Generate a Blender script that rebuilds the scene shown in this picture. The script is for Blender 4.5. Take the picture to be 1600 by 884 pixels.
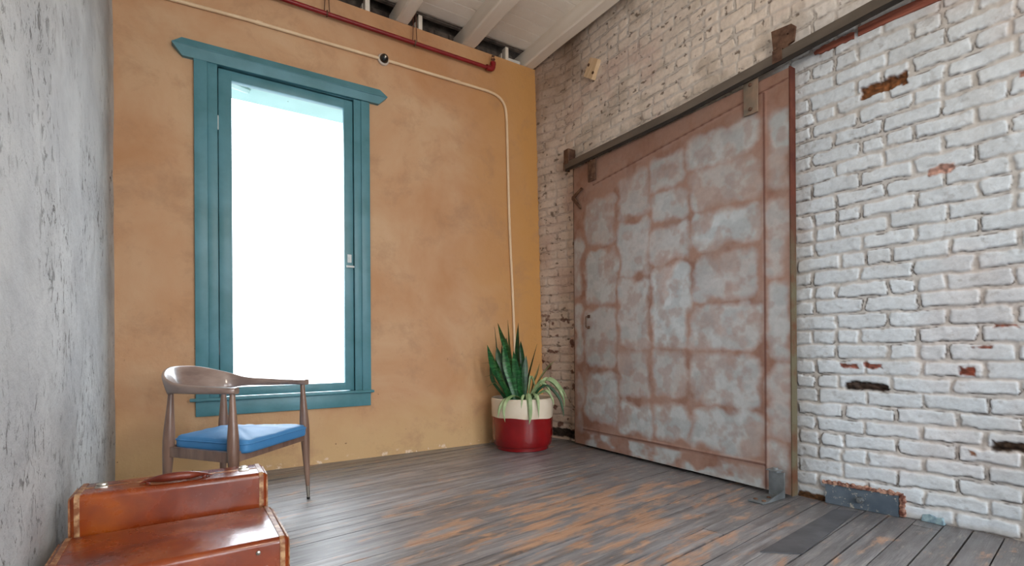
import bpy, bmesh, math, random
import numpy as np
from mathutils import Vector, Matrix
sc = bpy.context.scene
for o in list(bpy.data.objects): bpy.data.objects.remove(o)
COL = sc.collection
R = math.radians

# ------------------------------------------------------------------ camera
cam_d = bpy.data.cameras.new('camera'); cam = bpy.data.objects.new('camera', cam_d); COL.objects.link(cam)
yaw, roll = R(32.4), R(-0.35)
Fv = Vector((math.sin(yaw), math.cos(yaw), 0)); Rv = Vector((math.cos(yaw), -math.sin(yaw), 0)); Uv = Vector((0, 0, 1))
R2 = Rv*math.cos(roll)+Uv*math.sin(roll); U2 = -Rv*math.sin(roll)+Uv*math.cos(roll)
M = Matrix((R2, U2, -Fv)).transposed().to_4x4(); M.translation = (0, 0, 0.9)
cam.matrix_world = M
cam_d.sensor_width = 36; cam_d.lens = 36*785/1600; cam_d.shift_y = 99/1600; cam_d.clip_start = .02
sc.camera = cam

# ------------------------------------------------------------------ light
WORLD = 12
FILL = 30
WARM_FILL = 95
EXPOSURE = -0.14
sc.view_settings.view_transform = 'Standard'; sc.view_settings.look = 'None'
sc.view_settings.exposure = EXPOSURE; sc.view_settings.gamma = 1; sc.view_settings.use_curve_mapping = False
w = bpy.data.worlds.new('overcast_sky'); sc.world = w; w.use_nodes = True
wn = w.node_tree.nodes; wl = w.node_tree.links; bg = wn['Background']; bg.inputs['Strength'].default_value = WORLD
tc = wn.new('ShaderNodeTexCoord'); sx = wn.new('ShaderNodeSeparateXYZ'); wr = wn.new('ShaderNodeValToRGB')
wl.new(tc.outputs['Generated'], sx.inputs[0]); wl.new(sx.outputs['Z'], wr.inputs[0]); wl.new(wr.outputs[0], bg.inputs[0])
wr.color_ramp.elements[0].position = 0.0; wr.color_ramp.elements[0].color = (.26, .27, .28, 1)
wr.color_ramp.elements[1].position = 0.25; wr.color_ramp.elements[1].color = (.85, .925, 1.0, 1)
e = wr.color_ramp.elements.new(.05); e.color = (.62, .68, .74, 1)
def area(name, loc, rot, sx_, sy_, power, color):
    l = bpy.data.lights.new(name, 'AREA'); l.shape = 'RECTANGLE'; l.size = sx_; l.size_y = sy_; l.energy = power; l.color = color
    o = bpy.data.objects.new(name, l); COL.objects.link(o); o.location = loc; o.rotation_euler = rot; return o
# added fill areas at the rear wall openings, brightening the room from behind
area('rear_fill', (0.55, -2.95, 1.75), (R(90), 0, 0), 1.1, 2.2, FILL*.5, (1.0, .97, .94))
area('rear_fill', (2.35, -2.95, 1.75), (R(90), 0, 0), 1.1, 2.2, FILL*1.5, (1.0, .96, .91))
# added warm fill point, unseen, to brighten the ceiling and upper walls
pl_ = bpy.data.lights.new('warm_fill_point', 'POINT'); pl_.energy = WARM_FILL; pl_.shadow_soft_size = .22; pl_.color = (1.0, .87, .73)
po_ = bpy.data.objects.new('warm_fill_point', pl_); COL.objects.link(po_); po_.location = (1.0, -.6, 2.7)

# ------------------------------------------------------------------ helpers
def tag(o, label=None, cat=None, group=None, kind=None):
    if label: o['label'] = label
    if cat: o['category'] = cat
    if group: o['group'] = group
    if kind: o['kind'] = kind
    return o
def obj(name, bm, mat=None, parent=None, smooth=True, angle=35):
    me = bpy.data.meshes.new(name)
    if isinstance(bm, bmesh.types.BMesh):
        bmesh.ops.recalc_face_normals(bm, faces=bm.faces[:]); bm.to_mesh(me); bm.free()
    else: me = bm; me.name = name
    o = bpy.data.objects.new(name, me); COL.objects.link(o)
    for m in (mat if isinstance(mat, (list, tuple)) else [mat]):
        if m: me.materials.append(m)
    if smooth:
        me.polygons.foreach_set('use_smooth', [True]*len(me.polygons))
        me.set_sharp_from_angle(angle=R(angle))
    if parent: o.parent = parent
    return o
def empty(name, loc=(0, 0, 0), rz=0):
    o = bpy.data.objects.new(name, None); COL.objects.link(o); o.location = loc; o.rotation_euler = (0, 0, rz); o.empty_display_size = .1
    return o
def box(bm, lo, hi, bev=0, mat=None, mi=0, seg=2):
    lo, hi = Vector(lo), Vector(hi)
    r = bmesh.ops.create_cube(bm, size=1); vs = r['verts']
    for v in vs: v.co = Vector(((lo[i]+hi[i])/2+v.co[i]*(hi[i]-lo[i]) for i in range(3)))
    if mi:
        for f in {f for v in vs for f in v.link_faces}: f.material_index = mi
    if bev:
        es = list({e for v in vs for e in v.link_edges})
        r2 = bmesh.ops.bevel(bm, geom=es, offset=bev, segments=seg, affect='EDGES', profile=.5)
        vs = list({v for f in r2['faces'] for v in f.verts} | {v for v in vs if v.is_valid})
    if mat is not None:
        for v in vs:
            if v.is_valid: v.co = mat @ v.co
    return vs
def frame_for(t, up=Vector((0, 0, 1))):
    t = t.normalized()
    if abs(t.dot(up)) > .98: up = Vector((0, 1, 0))
    a = t.cross(up).normalized(); return a, a.cross(t).normalized()
def tube(bm, pts, rad, n=10, cap=True):
    pts = [Vector(p) for p in pts]; rad = rad if isinstance(rad, (list, tuple)) else [rad]*len(pts); rings = []
    a0 = None
    for i, p in enumerate(pts):
        t = (pts[min(i+1, len(pts)-1)]-pts[max(i-1, 0)]).normalized()
        if a0 is None: a, b = frame_for(t)
        else:
            a = (a0-t*a0.dot(t)).normalized(); b = a.cross(t).normalized()
        a0 = a
        rings.append([bm.verts.new(p+(a*math.cos(2*math.pi*k/n)+b*math.sin(2*math.pi*k/n))*rad[i]) for k in range(n)])
    for i in range(len(rings)-1):
        for k in range(n): bm.faces.new((rings[i][k], rings[i][(k+1) % n], rings[i+1][(k+1) % n], rings[i+1][k]))
    if cap: bm.faces.new(rings[0]); bm.faces.new(rings[-1][::-1])
    return rings
def lathe(bm, prof, n=48, c=(0, 0, 0), closed=False, mis=None):
    c = Vector(c); rings = []
    for r, z in prof: rings.append([bm.verts.new(c+Vector((r*math.cos(2*math.pi*k/n), r*math.sin(2*math.pi*k/n), z))) for k in range(n)])
    for i in range(len(rings)-1):
        for k in range(n):
            f = bm.faces.new((rings[i][k], rings[i][(k+1) % n], rings[i+1][(k+1) % n], rings[i+1][k]))
            if mis: f.material_index = mis[i]
    bm.faces.new(rings[0][::-1]); bm.faces.new(rings[-1])
def prism(bm, poly, axis, lo, hi, mi=0):
    """poly: 2-D outline in the two axes other than `axis`, extruded lo..hi"""
    o = [i for i in range(3) if i != axis]
    def mk(p, h):
        v = [0, 0, 0]; v[o[0]], v[o[1]] = p; v[axis] = h; return bm.verts.new(v)
    a = [mk(p, lo) for p in poly]; b = [mk(p, hi) for p in poly]; fs = [bm.faces.new(a), bm.faces.new(b[::-1])]
    for i in range(len(poly)): fs.append(bm.faces.new((a[i], a[(i+1) % len(a)], b[(i+1) % len(a)], b[i])))
    for f in fs: f.material_index = mi
def smooth_path(pts, n=8):
    """Catmull-Rom through pts"""
    P = [Vector(p) for p in pts]; P = [2*P[0]-P[1]]+P+[2*P[-1]-P[-2]]; out = []
    for i in range(1, len(P)-2):
        for k in range(n):
            t = k/n; a, b, c, d = P[i-1:i+3]
            out.append(.5*((2*b)+(c-a)*t+(2*a-5*b+4*c-d)*t*t+(-a+3*b-3*c+d)*t**3))
    out.append(P[-2]); return out

# numpy noise for surface relief
def vnoise(x, y, seed=0):
    xi = np.floor(x).astype(np.int64); yi = np.floor(y).astype(np.int64); fx = x-xi; fy = y-yi
    fx = fx*fx*(3-2*fx); fy = fy*fy*(3-2*fy)
    def h(a, b):
        n = (a*374761393+b*668265263+seed*974634777) & 0xffffffff
        n = ((n ^ (n >> 13))*1274126177) & 0xffffffff
        return ((n ^ (n >> 16)) & 0xffff)/65535.0
    return (h(xi, yi)*(1-fx)+h(xi+1, yi)*fx)*(1-fy)+(h(xi, yi+1)*(1-fx)+h(xi+1, yi+1)*fx)*fy
def hsh(a, b, seed=0):
    return vnoise(np.asarray(a, float), np.asarray(b, float), seed)
def fbm(x, y, seed=0, o=4):
    s = 0; a = .5; t = 0
    for i in range(o): s = s+a*vnoise(x*2**i+17*i, y*2**i+5*i, seed+i); t += a; a *= .5
    return s/t
def sst(a, b, x):
    t = np.clip((x-a)/(b-a), 0, 1); return t*t*(3-2*t)
def grid_mesh(name, P, colors=None):
    """P: (m,n,3) points -> mesh, colors (m,n,3) as point colour attribute 'pigment'"""
    m, n = P.shape[:2]; me = bpy.data.meshes.new(name)
    idx = np.arange(m*n).reshape(m, n)
    F = np.stack([idx[:-1, :-1], idx[1:, :-1], idx[1:, 1:], idx[:-1, 1:]], -1).reshape(-1, 4)
    me.vertices.add(m*n); me.vertices.foreach_set('co', P.reshape(-1).astype(np.float32))
    me.loops.add(F.size); me.loops.foreach_set('vertex_index', F.reshape(-1).astype(np.int32))
    me.polygons.add(len(F)); me.polygons.foreach_set('loop_start', np.arange(0, F.size, 4, dtype=np.int32))
    me.polygons.foreach_set('loop_total', np.full(len(F), 4, dtype=np.int32))
    me.update(); me.validate()
    if colors is not None:
        a = me.attributes.new('pigment', 'FLOAT_COLOR', 'POINT'); c = np.ones((m*n, 4), np.float32); c[:, :3] = colors.reshape(-1, 3)
        a.data.foreach_set('color', c.reshape(-1))
    me.polygons.foreach_set('use_smooth', [True]*len(F))
    return me

# ------------------------------------------------------------------ materials
def lin(c): return tuple(((v/255)/12.92 if v/255 <= .04045 else ((v/255+.055)/1.055)**2.4) for v in c)+(1,)
class Mat:
    def __init__(s, name, color=(200, 200, 200), rough=.6, metal=0, coat=0, spec=.5):
        s.m = bpy.data.materials.new(name); s.m.use_nodes = True; s.t = s.m.node_tree; s.N = s.t.nodes; s.L = s.t.links
        s.b = s.N['Principled BSDF']; s.b.inputs['Base Color'].default_value = lin(color); s.b.inputs['Roughness'].default_value = rough
        s.b.inputs['Metallic'].default_value = metal; s.b.inputs['Coat Weight'].default_value = coat; s.b.inputs['Specular IOR Level'].default_value = spec
        s.tc = s.N.new('ShaderNodeTexCoord')
    def map(s, scale=(1, 1, 1), rz=0, out='Object', loc=(0, 0, 0)):
        m = s.N.new('ShaderNodeMapping'); m.inputs['Scale'].default_value = scale; m.inputs['Rotation'].default_value = (0, 0, rz); m.inputs['Location'].default_value = loc
        m.vector_type = 'POINT'; s.L.new(s.tc.outputs[out], m.inputs[0]); return m.outputs[0]
    def rotmap(s, rz, scale):
        a = s.map((1, 1, 1), rz); m = s.N.new('ShaderNodeMapping'); m.inputs['Scale'].default_value = scale; s.L.new(a, m.inputs[0]); return m.outputs[0]
    def noise(s, vec, scale, detail=4, rough=.55, dist=0):
        n = s.N.new('ShaderNodeTexNoise'); n.inputs['Scale'].default_value = scale; n.inputs['Detail'].default_value = detail
        n.inputs['Roughness'].default_value = rough; n.inputs['Distortion'].default_value = dist; s.L.new(vec, n.inputs[0]); return n.outputs[0]
    def ramp(s, v, stops):
        r = s.N.new('ShaderNodeValToRGB'); s.L.new(v, r.inputs[0]); el = r.color_ramp.elements
        for i, (p, c) in enumerate(stops):
            q = el[i] if i < 2 else el.new(p)
            q.position = p
        el2 = sorted(range(len(stops)), key=lambda i: stops[i][0])
        for q, i in zip(r.color_ramp.elements, el2):
            q.position = stops[i][0]; c = stops[i][1]; q.color = (c, c, c, 1) if isinstance(c, (int, float)) else lin(c)
        return r.outputs[0]
    def mix(s, f, a, b, mode='MIX'):
        m = s.N.new('ShaderNodeMix'); m.data_type = 'RGBA'; m.blend_type = mode
        for i, v in ((0, f), (6, a), (7, b)):
            if isinstance(v, bpy.types.NodeSocket): s.L.new(v, m.inputs[i])
            elif i == 0: m.inputs[0].default_value = v
            else: m.inputs[i].default_value = (v, v, v, 1) if isinstance(v, (int, float)) else lin(v)
        return m.outputs[2]
    def math(s, op, a, b=0.0):
        m = s.N.new('ShaderNodeMath'); m.operation = op
        for i, v in ((0, a), (1, b)):
            if isinstance(v, bpy.types.NodeSocket): s.L.new(v, m.inputs[i])
            else: m.inputs[i].default_value = v
        return m.outputs[0]
    def attr(s, n):
        a = s.N.new('ShaderNodeAttribute'); a.attribute_name = n; return a
    def color(s, c): s.L.new(c, s.b.inputs['Base Color']); return s
    def rough(s, c): s.L.new(c, s.b.inputs['Roughness']); return s
    def bump(s, h, st=.3, d=.01):
        b = s.N.new('ShaderNodeBump'); b.inputs['Strength'].default_value = st; b.inputs['Distance'].default_value = d
        s.L.new(h, b.inputs['Height']); s.L.new(b.outputs[0], s.b.inputs['Normal']); return s
    def sep(s):
        x = s.N.new('ShaderNodeSeparateXYZ'); s.L.new(s.tc.outputs['Object'], x.inputs[0]); return x.outputs

def varied(name, c1, c2, scale=6, rough=.6, metal=0, bst=.15, bsc=60, lo=.35, hi=.65, coat=0, stretch=(1, 1, 1), spec=.5):
    m = Mat(name, c1, rough, metal, coat, spec); v = m.map(stretch)
    n = m.noise(v, scale, 5); m.color(m.ramp(n, [(lo, c1), (hi, c2)])); m.bump(m.noise(v, bsc, 3), bst, .004); return m

# tan plaster
P = Mat('tan_plaster', rough=.75, spec=.25); v = P.map()
base = P.ramp(P.noise(v, 1.1, 5, .6, .4), [(.32, (188, 140, 100)), (.5, (198, 156, 120)), (.68, (206, 172, 138))])
x = P.sep(); band = P.ramp(P.math('ADD', x['X'], P.math('MULTIPLY', P.noise(v, 2.2, 3), .5)), [(0.0, 0.0), (1.0, 1.0)])
xr = P.N.new('ShaderNodeMapRange'); P.L.new(P.math('ADD', x['X'], P.math('MULTIPLY', P.noise(v, 2.2, 3), .6)), xr.inputs[0]); xr.inputs[1].default_value = 2.3; xr.inputs[2].default_value = 3.1
base = P.mix(xr.outputs[0], base, (196, 146, 88))
zr = P.N.new('ShaderNodeMapRange'); P.L.new(P.math('ADD', x['Z'], P.math('MULTIPLY', P.noise(v, 3.5, 4), .5)), zr.inputs[0]); zr.inputs[1].default_value = .75; zr.inputs[2].default_value = .35
base = P.mix(P.math('MULTIPLY', zr.outputs[0], .8), base, (206, 174, 128))
dark = P.ramp(P.noise(v, 3.5, 6, .7, .3), [(.52, 0.0), (.72, .5)]); base = P.mix(dark, base, (164, 128, 100))
spot = P.ramp(P.noise(P.map((1, 1, 1), loc=(3, 1, 2)), 26, 3, .6), [(.70, 0.0), (.74, .8)])
spz = P.N.new('ShaderNodeMapRange'); P.L.new(x['Z'], spz.inputs[0]); spz.inputs[1].default_value = 1.6; spz.inputs[2].default_value = 0
base = P.mix(P.math('MULTIPLY', spot, spz.outputs[0]), base, (92, 66, 46))
chipz = P.N.new('ShaderNodeMapRange'); P.L.new(x['Z'], chipz.inputs[0]); chipz.inputs[1].default_value = .05; chipz.inputs[2].default_value = .03
chip = P.math('MULTIPLY', P.ramp(P.noise(v, 14, 4, .6), [(.56, 0.0), (.6, 1.0)]), chipz.outputs[0]); base = P.mix(chip, base, (225, 205, 180))
P.color(base); P.bump(P.noise(v, 9, 8, .62), .35, .02); M_TAN = P.m

# left wall: whitewashed pitted plaster
P = Mat('pitted_white_plaster', rough=.7, spec=.3); v = P.map()
base = P.ramp(P.noise(v, 2.2, 4, .55, .5), [(.35, (176, 179, 182)), (.6, (196, 199, 200))])
base = P.mix(P.ramp(P.noise(P.map((1, 1, 1), loc=(5, 2, 1)), 4, 5, .6), [(.48, 0.0), (.66, .6)]), base, (164, 166, 168))
reg = P.ramp(P.noise(P.map((1, 1, .55), loc=(2, 7, 3)), 2.6, 4, .6), [(.44, 0.0), (.60, 1.0)])
pit = P.ramp(P.noise(P.map((1, .8, .5)), 27, 6, .74, .6), [(.56, 0.0), (.62, 1.0)])
pit2 = P.ramp(P.noise(P.map((1, .8, .7), loc=(1, 3, 2)), 60, 4, .7, .3), [(.62, 0.0), (.67, 1.0)])
pm = P.math('MAXIMUM', P.math('MULTIPLY', pit, reg), P.math('MULTIPLY', pit2, P.math('MULTIPLY', reg, .75)))
P.color(P.mix(P.math('MULTIPLY', pm, .88), base, (74, 68, 64)))
h = P.math('SUBTRACT', P.noise(v, 8, 8, .65), P.math('MULTIPLY', pm, .5)); P.bump(h, .55, .03); M_LEFT = P.m

# brick wall, pigment comes with the mesh
P = Mat('painted_brick', rough=.72, spec=.3); v = P.map(); a = P.attr('pigment')
n = P.ramp(P.noise(v, 40, 5, .65), [(.3, .84), (.62, 1.0)]); P.color(P.mix(1.0, a.outputs['Color'], n, 'MULTIPLY'))
P.bump(P.noise(v, 70, 6, .7), .35, .006); M_BRICK = P.m
P = Mat('rusted_tin', rough=.5, spec=.4, metal=.15); v = P.map(); a = P.attr('pigment')
n = P.ramp(P.noise(v, 30, 5, .65), [(.3, .88), (.65, 1.0)]); P.color(P.mix(1.0, a.outputs['Color'], n, 'MULTIPLY')); P.rough(P.ramp(P.noise(v, 5, 4), [(.3, .38), (.7, .6)]))
P.bump(P.noise(v, 14, 5, .6), .18, .01); M_TIN = P.m

# worn floorboards
A_PL = R(7.5)
P = Mat('worn_floorboards', rough=.5, spec=.6, coat=.45); P.b.inputs['Coat Roughness'].default_value = .42
vl = P.rotmap(-A_PL, (.55, 9, 1)); vg = P.rotmap(-A_PL, (2.5, 70, 1)); v = P.map(); vm = P.rotmap(-A_PL, (1, 3.2, 1))
pr = P.attr('plank').outputs['Fac']
grey = P.ramp(P.noise(vl, 3, 5, .6), [(.34, (100, 96, 98)), (.5, (136, 136, 140)), (.66, (166, 167, 172))])
grey = P.mix(1.0, grey, P.ramp(pr, [(0.0, .72), (1.0, 1.08)]), 'MULTIPLY')
grain = P.ramp(P.noise(vg, 3, 6, .7), [(.36, .42), (.56, 1.0)]); 
dgap = P.ramp(P.noise(P.rotmap(-A_PL, (.7, 26, 1)), 3, 5, .7), [(.30, .35), (.42, 1.0)]); grain = P.mix(1.0, grain, dgap, 'MULTIPLY'); grain = P.mix(P.ramp(P.noise(v, 1.7, 4, .6), [(.40, .75), (.62, .1)]), grain, (255, 255, 255))
tanw = P.ramp(P.noise(vl, 5, 5, .7), [(.3, (164, 120, 92)), (.7, (210, 168, 134))])
s = P.sep()
# distance from the worn patch in the middle of the floor
dx = P.math('SUBTRACT', s['X'], 1.75); dy = P.math('SUBTRACT', s['Y'], 2.05)
dd = P.math('SQRT', P.math('ADD', P.math('MULTIPLY', P.math('MULTIPLY', dx, dx), .5), P.math('MULTIPLY', P.math('MULTIPLY', dy, dy), 1.1)))
near = P.N.new('ShaderNodeMapRange'); P.L.new(dd, near.inputs[0]); near.inputs[1].default_value = .95; near.inputs[2].default_value = .15
worn = P.math('ADD', P.math('ADD', P.noise(vm, 3.4, 7, .68, .3), P.math('MULTIPLY', near.outputs[0], .16)), P.math('MULTIPLY', pr, .05))
wm = P.ramp(worn, [(.60, 0.0), (.70, .85)])
sr = P.N.new('ShaderNodeMapRange'); P.L.new(P.math('ADD', s['X'], P.math('MULTIPLY', P.noise(vm, 2.2, 5, .6), 1.2)), sr.inputs[0]); sr.inputs[1].default_value = 2.7; sr.inputs[2].default_value = 3.5  # window sheen falling off, painted in as darker boards towards the brick wall
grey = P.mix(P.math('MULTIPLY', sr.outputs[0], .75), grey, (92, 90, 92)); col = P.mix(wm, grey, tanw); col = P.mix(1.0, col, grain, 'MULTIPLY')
pale = P.ramp(P.noise(P.rotmap(-A_PL, (1.3, 6, 1)), 7, 6, .7), [(.56, 0.0), (.70, .6)]); col = P.mix(pale, col, (176, 166, 158))
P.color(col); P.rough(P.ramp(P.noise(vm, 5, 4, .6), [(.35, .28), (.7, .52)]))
P.bump(P.math('ADD', P.noise(vg, 3, 6, .7), P.math('MULTIPLY', P.noise(v, 6, 4), .8)), .3, .006); M_FLOOR = P.m

M_GAP = Mat('dark_subfloor', (30, 24, 20), .9).m
M_DECK = varied('cream_ceiling_paint', (228, 220, 208), (240, 234, 224), 3, .7, bst=.15, bsc=20).m
M_JOIST = varied('cream_joist_paint', (222, 212, 198), (238, 230, 218), 5, .65, bst=.2, bsc=14, stretch=(1, .2, 1)).m
M_OLDB = varied('dark_old_brick', (58, 50, 46), (110, 98, 88), 9, .9, bst=.6, bsc=22).m  # dark brown mottle for the brick set back above the plaster
M_OFFW = varied('offwhite_plaster', (215, 212, 206), (228, 225, 220), 3, .75, bst=.2, bsc=14).m
P = varied('teal_window_paint', (72, 126, 136), (88, 142, 156), 5, .42, bst=.2, bsc=25, spec=.5)
M_TEAL = P.m
M_TEAL2 = varied('pale_teal_soffit', (120, 160, 162), (128, 168, 170), 3, .7).m
M_CHIP = Mat('bare_chipped_paint', (214, 220, 220), .6).m
M_COND = varied('cream_conduit', (222, 192, 156), (232, 206, 172), 8, .5, bst=.1).m
M_RED = varied('red_pipe_paint', (120, 14, 20), (140, 22, 28), 8, .4).m
M_RUST = varied('brown_rusty_steel', (74, 48, 36), (112, 84, 66), 22, .7, .2, .3, 50).m
M_RUST2 = varied('red_rust_edge', (96, 48, 34), (112, 88, 68), 9, .7, .1, .3, 50).m
P = varied('door_edge_rust', (84, 40, 26), (104, 66, 46), 8, .7, .1, .3, 50); x = P.sep(); v = P.map(); mr = P.N.new('ShaderNodeMapRange'); P.L.new(P.math('ADD', x['Z'], P.noise(v, 4, 4)), mr.inputs[0]); mr.inputs[1].default_value = 2.4; mr.inputs[2].default_value = 1.7
P.color(P.mix(mr.outputs[0], P.ramp(P.noise(v, 8, 5), [(.35, (72, 26, 16)), (.65, (96, 48, 32))]), P.ramp(P.noise(v, 9, 5), [(.4, (96, 90, 70)), (.66, (92, 56, 34))]))); M_EDGE = P.m
M_STEEL = varied('dark_track_steel', (92, 84, 76), (116, 106, 96), 6, .5, .35, .1, 40, stretch=(1, .3, 1)).m
M_SLOTSHADE = varied('slot_shade_black', (30, 27, 25), (44, 38, 34), 8, .6, .2).m
M_GSTEEL = varied('grey_blue_steel', (92, 98, 102), (124, 130, 134), 9, .45, .4, .15, 40).m
M_HANG = varied('hanger_steel', (112, 104, 92), (140, 118, 100), 12, .55, .3, .2, 50).m
M_BLACK = Mat('black_plastic', (24, 22, 22), .25, 0, .5).m
M_WHITEP = Mat('white_enamel', (210, 200, 190), .4).m
M_WOODBLK = varied('raw_pine_block', (206, 176, 138), (222, 196, 162), 7, .7, bst=.3, bsc=30, stretch=(1, 6, 1)).m
M_FLAKE = varied('flaking_rust', (92, 50, 38), (176, 140, 122), 30, .8, bst=.4, lo=.4, hi=.62).m
M_LINTEL = varied('red_oxide_timber', (112, 54, 40), (150, 88, 70), 12, .7, bst=.4, bsc=30, stretch=(1, .3, 3)).m
M_BLUE = varied('blue_peeling_paint', (54, 84, 108), (150, 176, 184), 26, .6, bst=.3).m
P = varied('base_plate_steel', (78, 92, 106), (104, 116, 128), 8, .45, .3, .2, 40); v = P.map()
P.color(P.mix(P.ramp(P.noise(v, 30, 5, .7), [(.56, 0.0), (.62, .8)]), P.ramp(P.noise(v, 8, 4), [(.3, (72, 86, 100)), (.7, (100, 112, 124))]), (190, 184, 170))); M_BPLATE = P.m
P = varied('floor_plate_steel', (72, 74, 80), (98, 100, 106), 6, .42, .3, .15, 50); M_FPLATE = P.m
# window glass, thin pane with fly specks
P = Mat('dusty_glass'); P.N.remove(P.b); tr = P.N.new('ShaderNodeBsdfTransparent'); gl = P.N.new('ShaderNodeBsdfGlossy'); gl.inputs['Roughness'].default_value = .02
df = P.N.new('ShaderNodeBsdfDiffuse'); df.inputs[0].default_value = (.05, .05, .04, 1); m1 = P.N.new('ShaderNodeMixShader'); m2 = P.N.new('ShaderNodeMixShader')
m1.inputs[0].default_value = .05; P.L.new(tr.outputs[0], m1.inputs[1]); P.L.new(gl.outputs[0], m1.inputs[2])
v = P.map(); sp = P.ramp(P.noise(v, 30, 3, .5), [(.73, 0.0), (.75, .9)]); P.L.new(sp, m2.inputs[0]); P.L.new(m1.outputs[0], m2.inputs[1]); P.L.new(df.outputs[0], m2.inputs[2])
P.L.new(m2.outputs[0], P.N['Material Output'].inputs[0]); M_GLASS = P.m
# furniture
P = varied('greyed_walnut', (106, 80, 68), (142, 114, 98), 3, .34, bst=.12, bsc=30, stretch=(6, 6, 1), coat=.3); M_WALNUT = P.m
P = varied('silvered_bent_wood', (126, 106, 98), (156, 136, 126), 3, .3, bst=.08, bsc=30, stretch=(2, 2, 6), coat=.4); M_BENT = P.m
P = varied('blue_vinyl', (62, 128, 184), (76, 142, 198), 4, .58, bst=.25, bsc=180, spec=.5); M_BLUEV = P.m
P = Mat('cognac_leather', rough=.3, coat=.12); v = P.map()
c = P.ramp(P.noise(v, 4, 4, .5, .3), [(.3, (92, 30, 8)), (.5, (132, 54, 16)), (.7, (166, 86, 32))])
scr = P.ramp(P.noise(P.map((1, 5, 1)), 30, 4, .7), [(.70, 0.0), (.74, .5)]); c = P.mix(scr, c, (210, 168, 130)); 
blot = P.ramp(P.noise(v, 7, 3, .5), [(.50, 0.0), (.75, .6)]); c = P.mix(blot, c, (84, 32, 12))
P.color(c); P.rough(P.ramp(P.noise(v, 7, 5, .6), [(.3, .16), (.7, .38)])); P.bump(P.noise(v, 18, 6, .65), .16, .006); M_LEATH = P.m
M_BIND = varied('worn_tan_binding', (128, 74, 36), (196, 158, 116), 30, .45, bst=.3, bsc=70, lo=.45, hi=.66).m
M_HANDLE = varied('dark_red_leather', (92, 34, 20), (120, 50, 30), 18, .35, bst=.2, bsc=80).m
M_NICKEL = Mat('worn_nickel', (176, 170, 160), .28, .95).m
M_RUBBER = Mat('black_rubber', (20, 20, 20), .6).m
P = varied('cream_glaze', (214, 200, 178), (226, 214, 196), 5, .22, bst=.03, coat=.3); M_CREAM = P.m
P = varied('red_glaze', (118, 12, 18), (136, 20, 24), 5, .18, bst=.03, coat=.25); M_REDG = P.m
M_SOIL = varied('potting_soil', (36, 28, 22), (62, 50, 40), 40, .95, bst=.8, bsc=60).m
P = Mat('snake_leaf_green', rough=.38); v = P.map((1, 1, 1)); st = P.ramp(P.noise(P.map((1, 1, 3.5)), 16, 4, .6, .6), [(.4, (16, 66, 30)), (.55, (28, 96, 44)), (.7, (74, 134, 80))]); P.color(st); M_SNAKE = P.m
M_SNAKED = varied('dark_snake_leaf', (18, 50, 28), (40, 84, 48), 14, .4, stretch=(1, 1, 3)).m
M_SPID = varied('pale_spider_leaf', (112, 140, 92), (168, 186, 140), 10, .42).m
M_SPIDD = varied('dull_olive_leaf', (84, 88, 46), (120, 112, 66), 10, .5).m

# ------------------------------------------------------------------ room shell
XL, YB, ZT, ZD = -.433, 4.08, 3.642, 3.79
# floor: long boards set a few degrees off the wall
bm = bmesh.new(); ly = bm.verts.layers.float.new('plank'); rnd = random.Random(4)
d = Vector((math.cos(A_PL), math.sin(A_PL), 0)); nrm = Vector((-d.y, d.x, 0)); W = .108
for k in range(-34, 48):
    o0 = k*W; t = -3.0-rnd.random()*1.5
    while t < 5.2:
        L = rnd.uniform(2.2, 4.2); p = rnd.random(); g = rnd.uniform(.0010, .0030)+(.003 if rnd.random() < .25 else 0); dz = rnd.uniform(-.0012, .0006); tl = rnd.uniform(-.0012, .0012)
        q = []
        for (a, b_) in ((t+.001, o0+g), (t+L-.001, o0+g), (t+L-.001, o0+W-g), (t+.001, o0+W-g)):
            c0 = d*a+nrm*b_; q.append((c0.x, c0.y, dz+(tl if b_ > o0+W/2 else -tl)))
        top = [bm.verts.new(c) for c in q]; bot = [bm.verts.new((c[0], c[1], -.022)) for c in q]
        for vv in top+bot: vv[ly] = p
        bm.faces.new(top)
        for i in range(4): bm.faces.new((top[i], bot[i], bot[(i+1) % 4], top[(i+1) % 4]))
        t += L
for co, no in (((XL-.1, 0, 0), (-1, 0, 0)), ((3.32, 0, 0), (1, 0, 0)), ((0, -3.05, 0), (0, -1, 0)), ((0, YB+.1, 0), (0, 1, 0))):
    bmesh.ops.bisect_plane(bm, geom=bm.verts[:]+bm.edges[:]+bm.faces[:], plane_co=co, plane_no=no, clear_outer=True)
n0 = len(bm.faces); vs = box(bm, (XL-.1, -3.05, -.06), (3.32, YB+.1, -.021))
for f in {f for vv in vs for f in vv.link_faces}: f.material_index = 1
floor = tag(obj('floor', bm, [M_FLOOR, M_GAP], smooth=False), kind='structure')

# back wall with the window opening
OX0, OX1, OZ0, OZ1 = .075, 1.165, .50, 2.90
bm = bmesh.new(); T = YB+.26
for lo, hi in (((XL-.1, YB, 0), (OX0, T, ZT)), ((OX1, YB, 0), (3.3, T, ZT)), ((OX0, YB, 0), (OX1, T, OZ0)), ((OX0, YB, OZ1), (OX1, T, ZT))): box(bm, lo, hi)
bmesh.ops.remove_doubles(bm, verts=bm.verts, dist=1e-5)
tag(obj('wall_back', bm, M_TAN, smooth=False), kind='structure')
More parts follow.
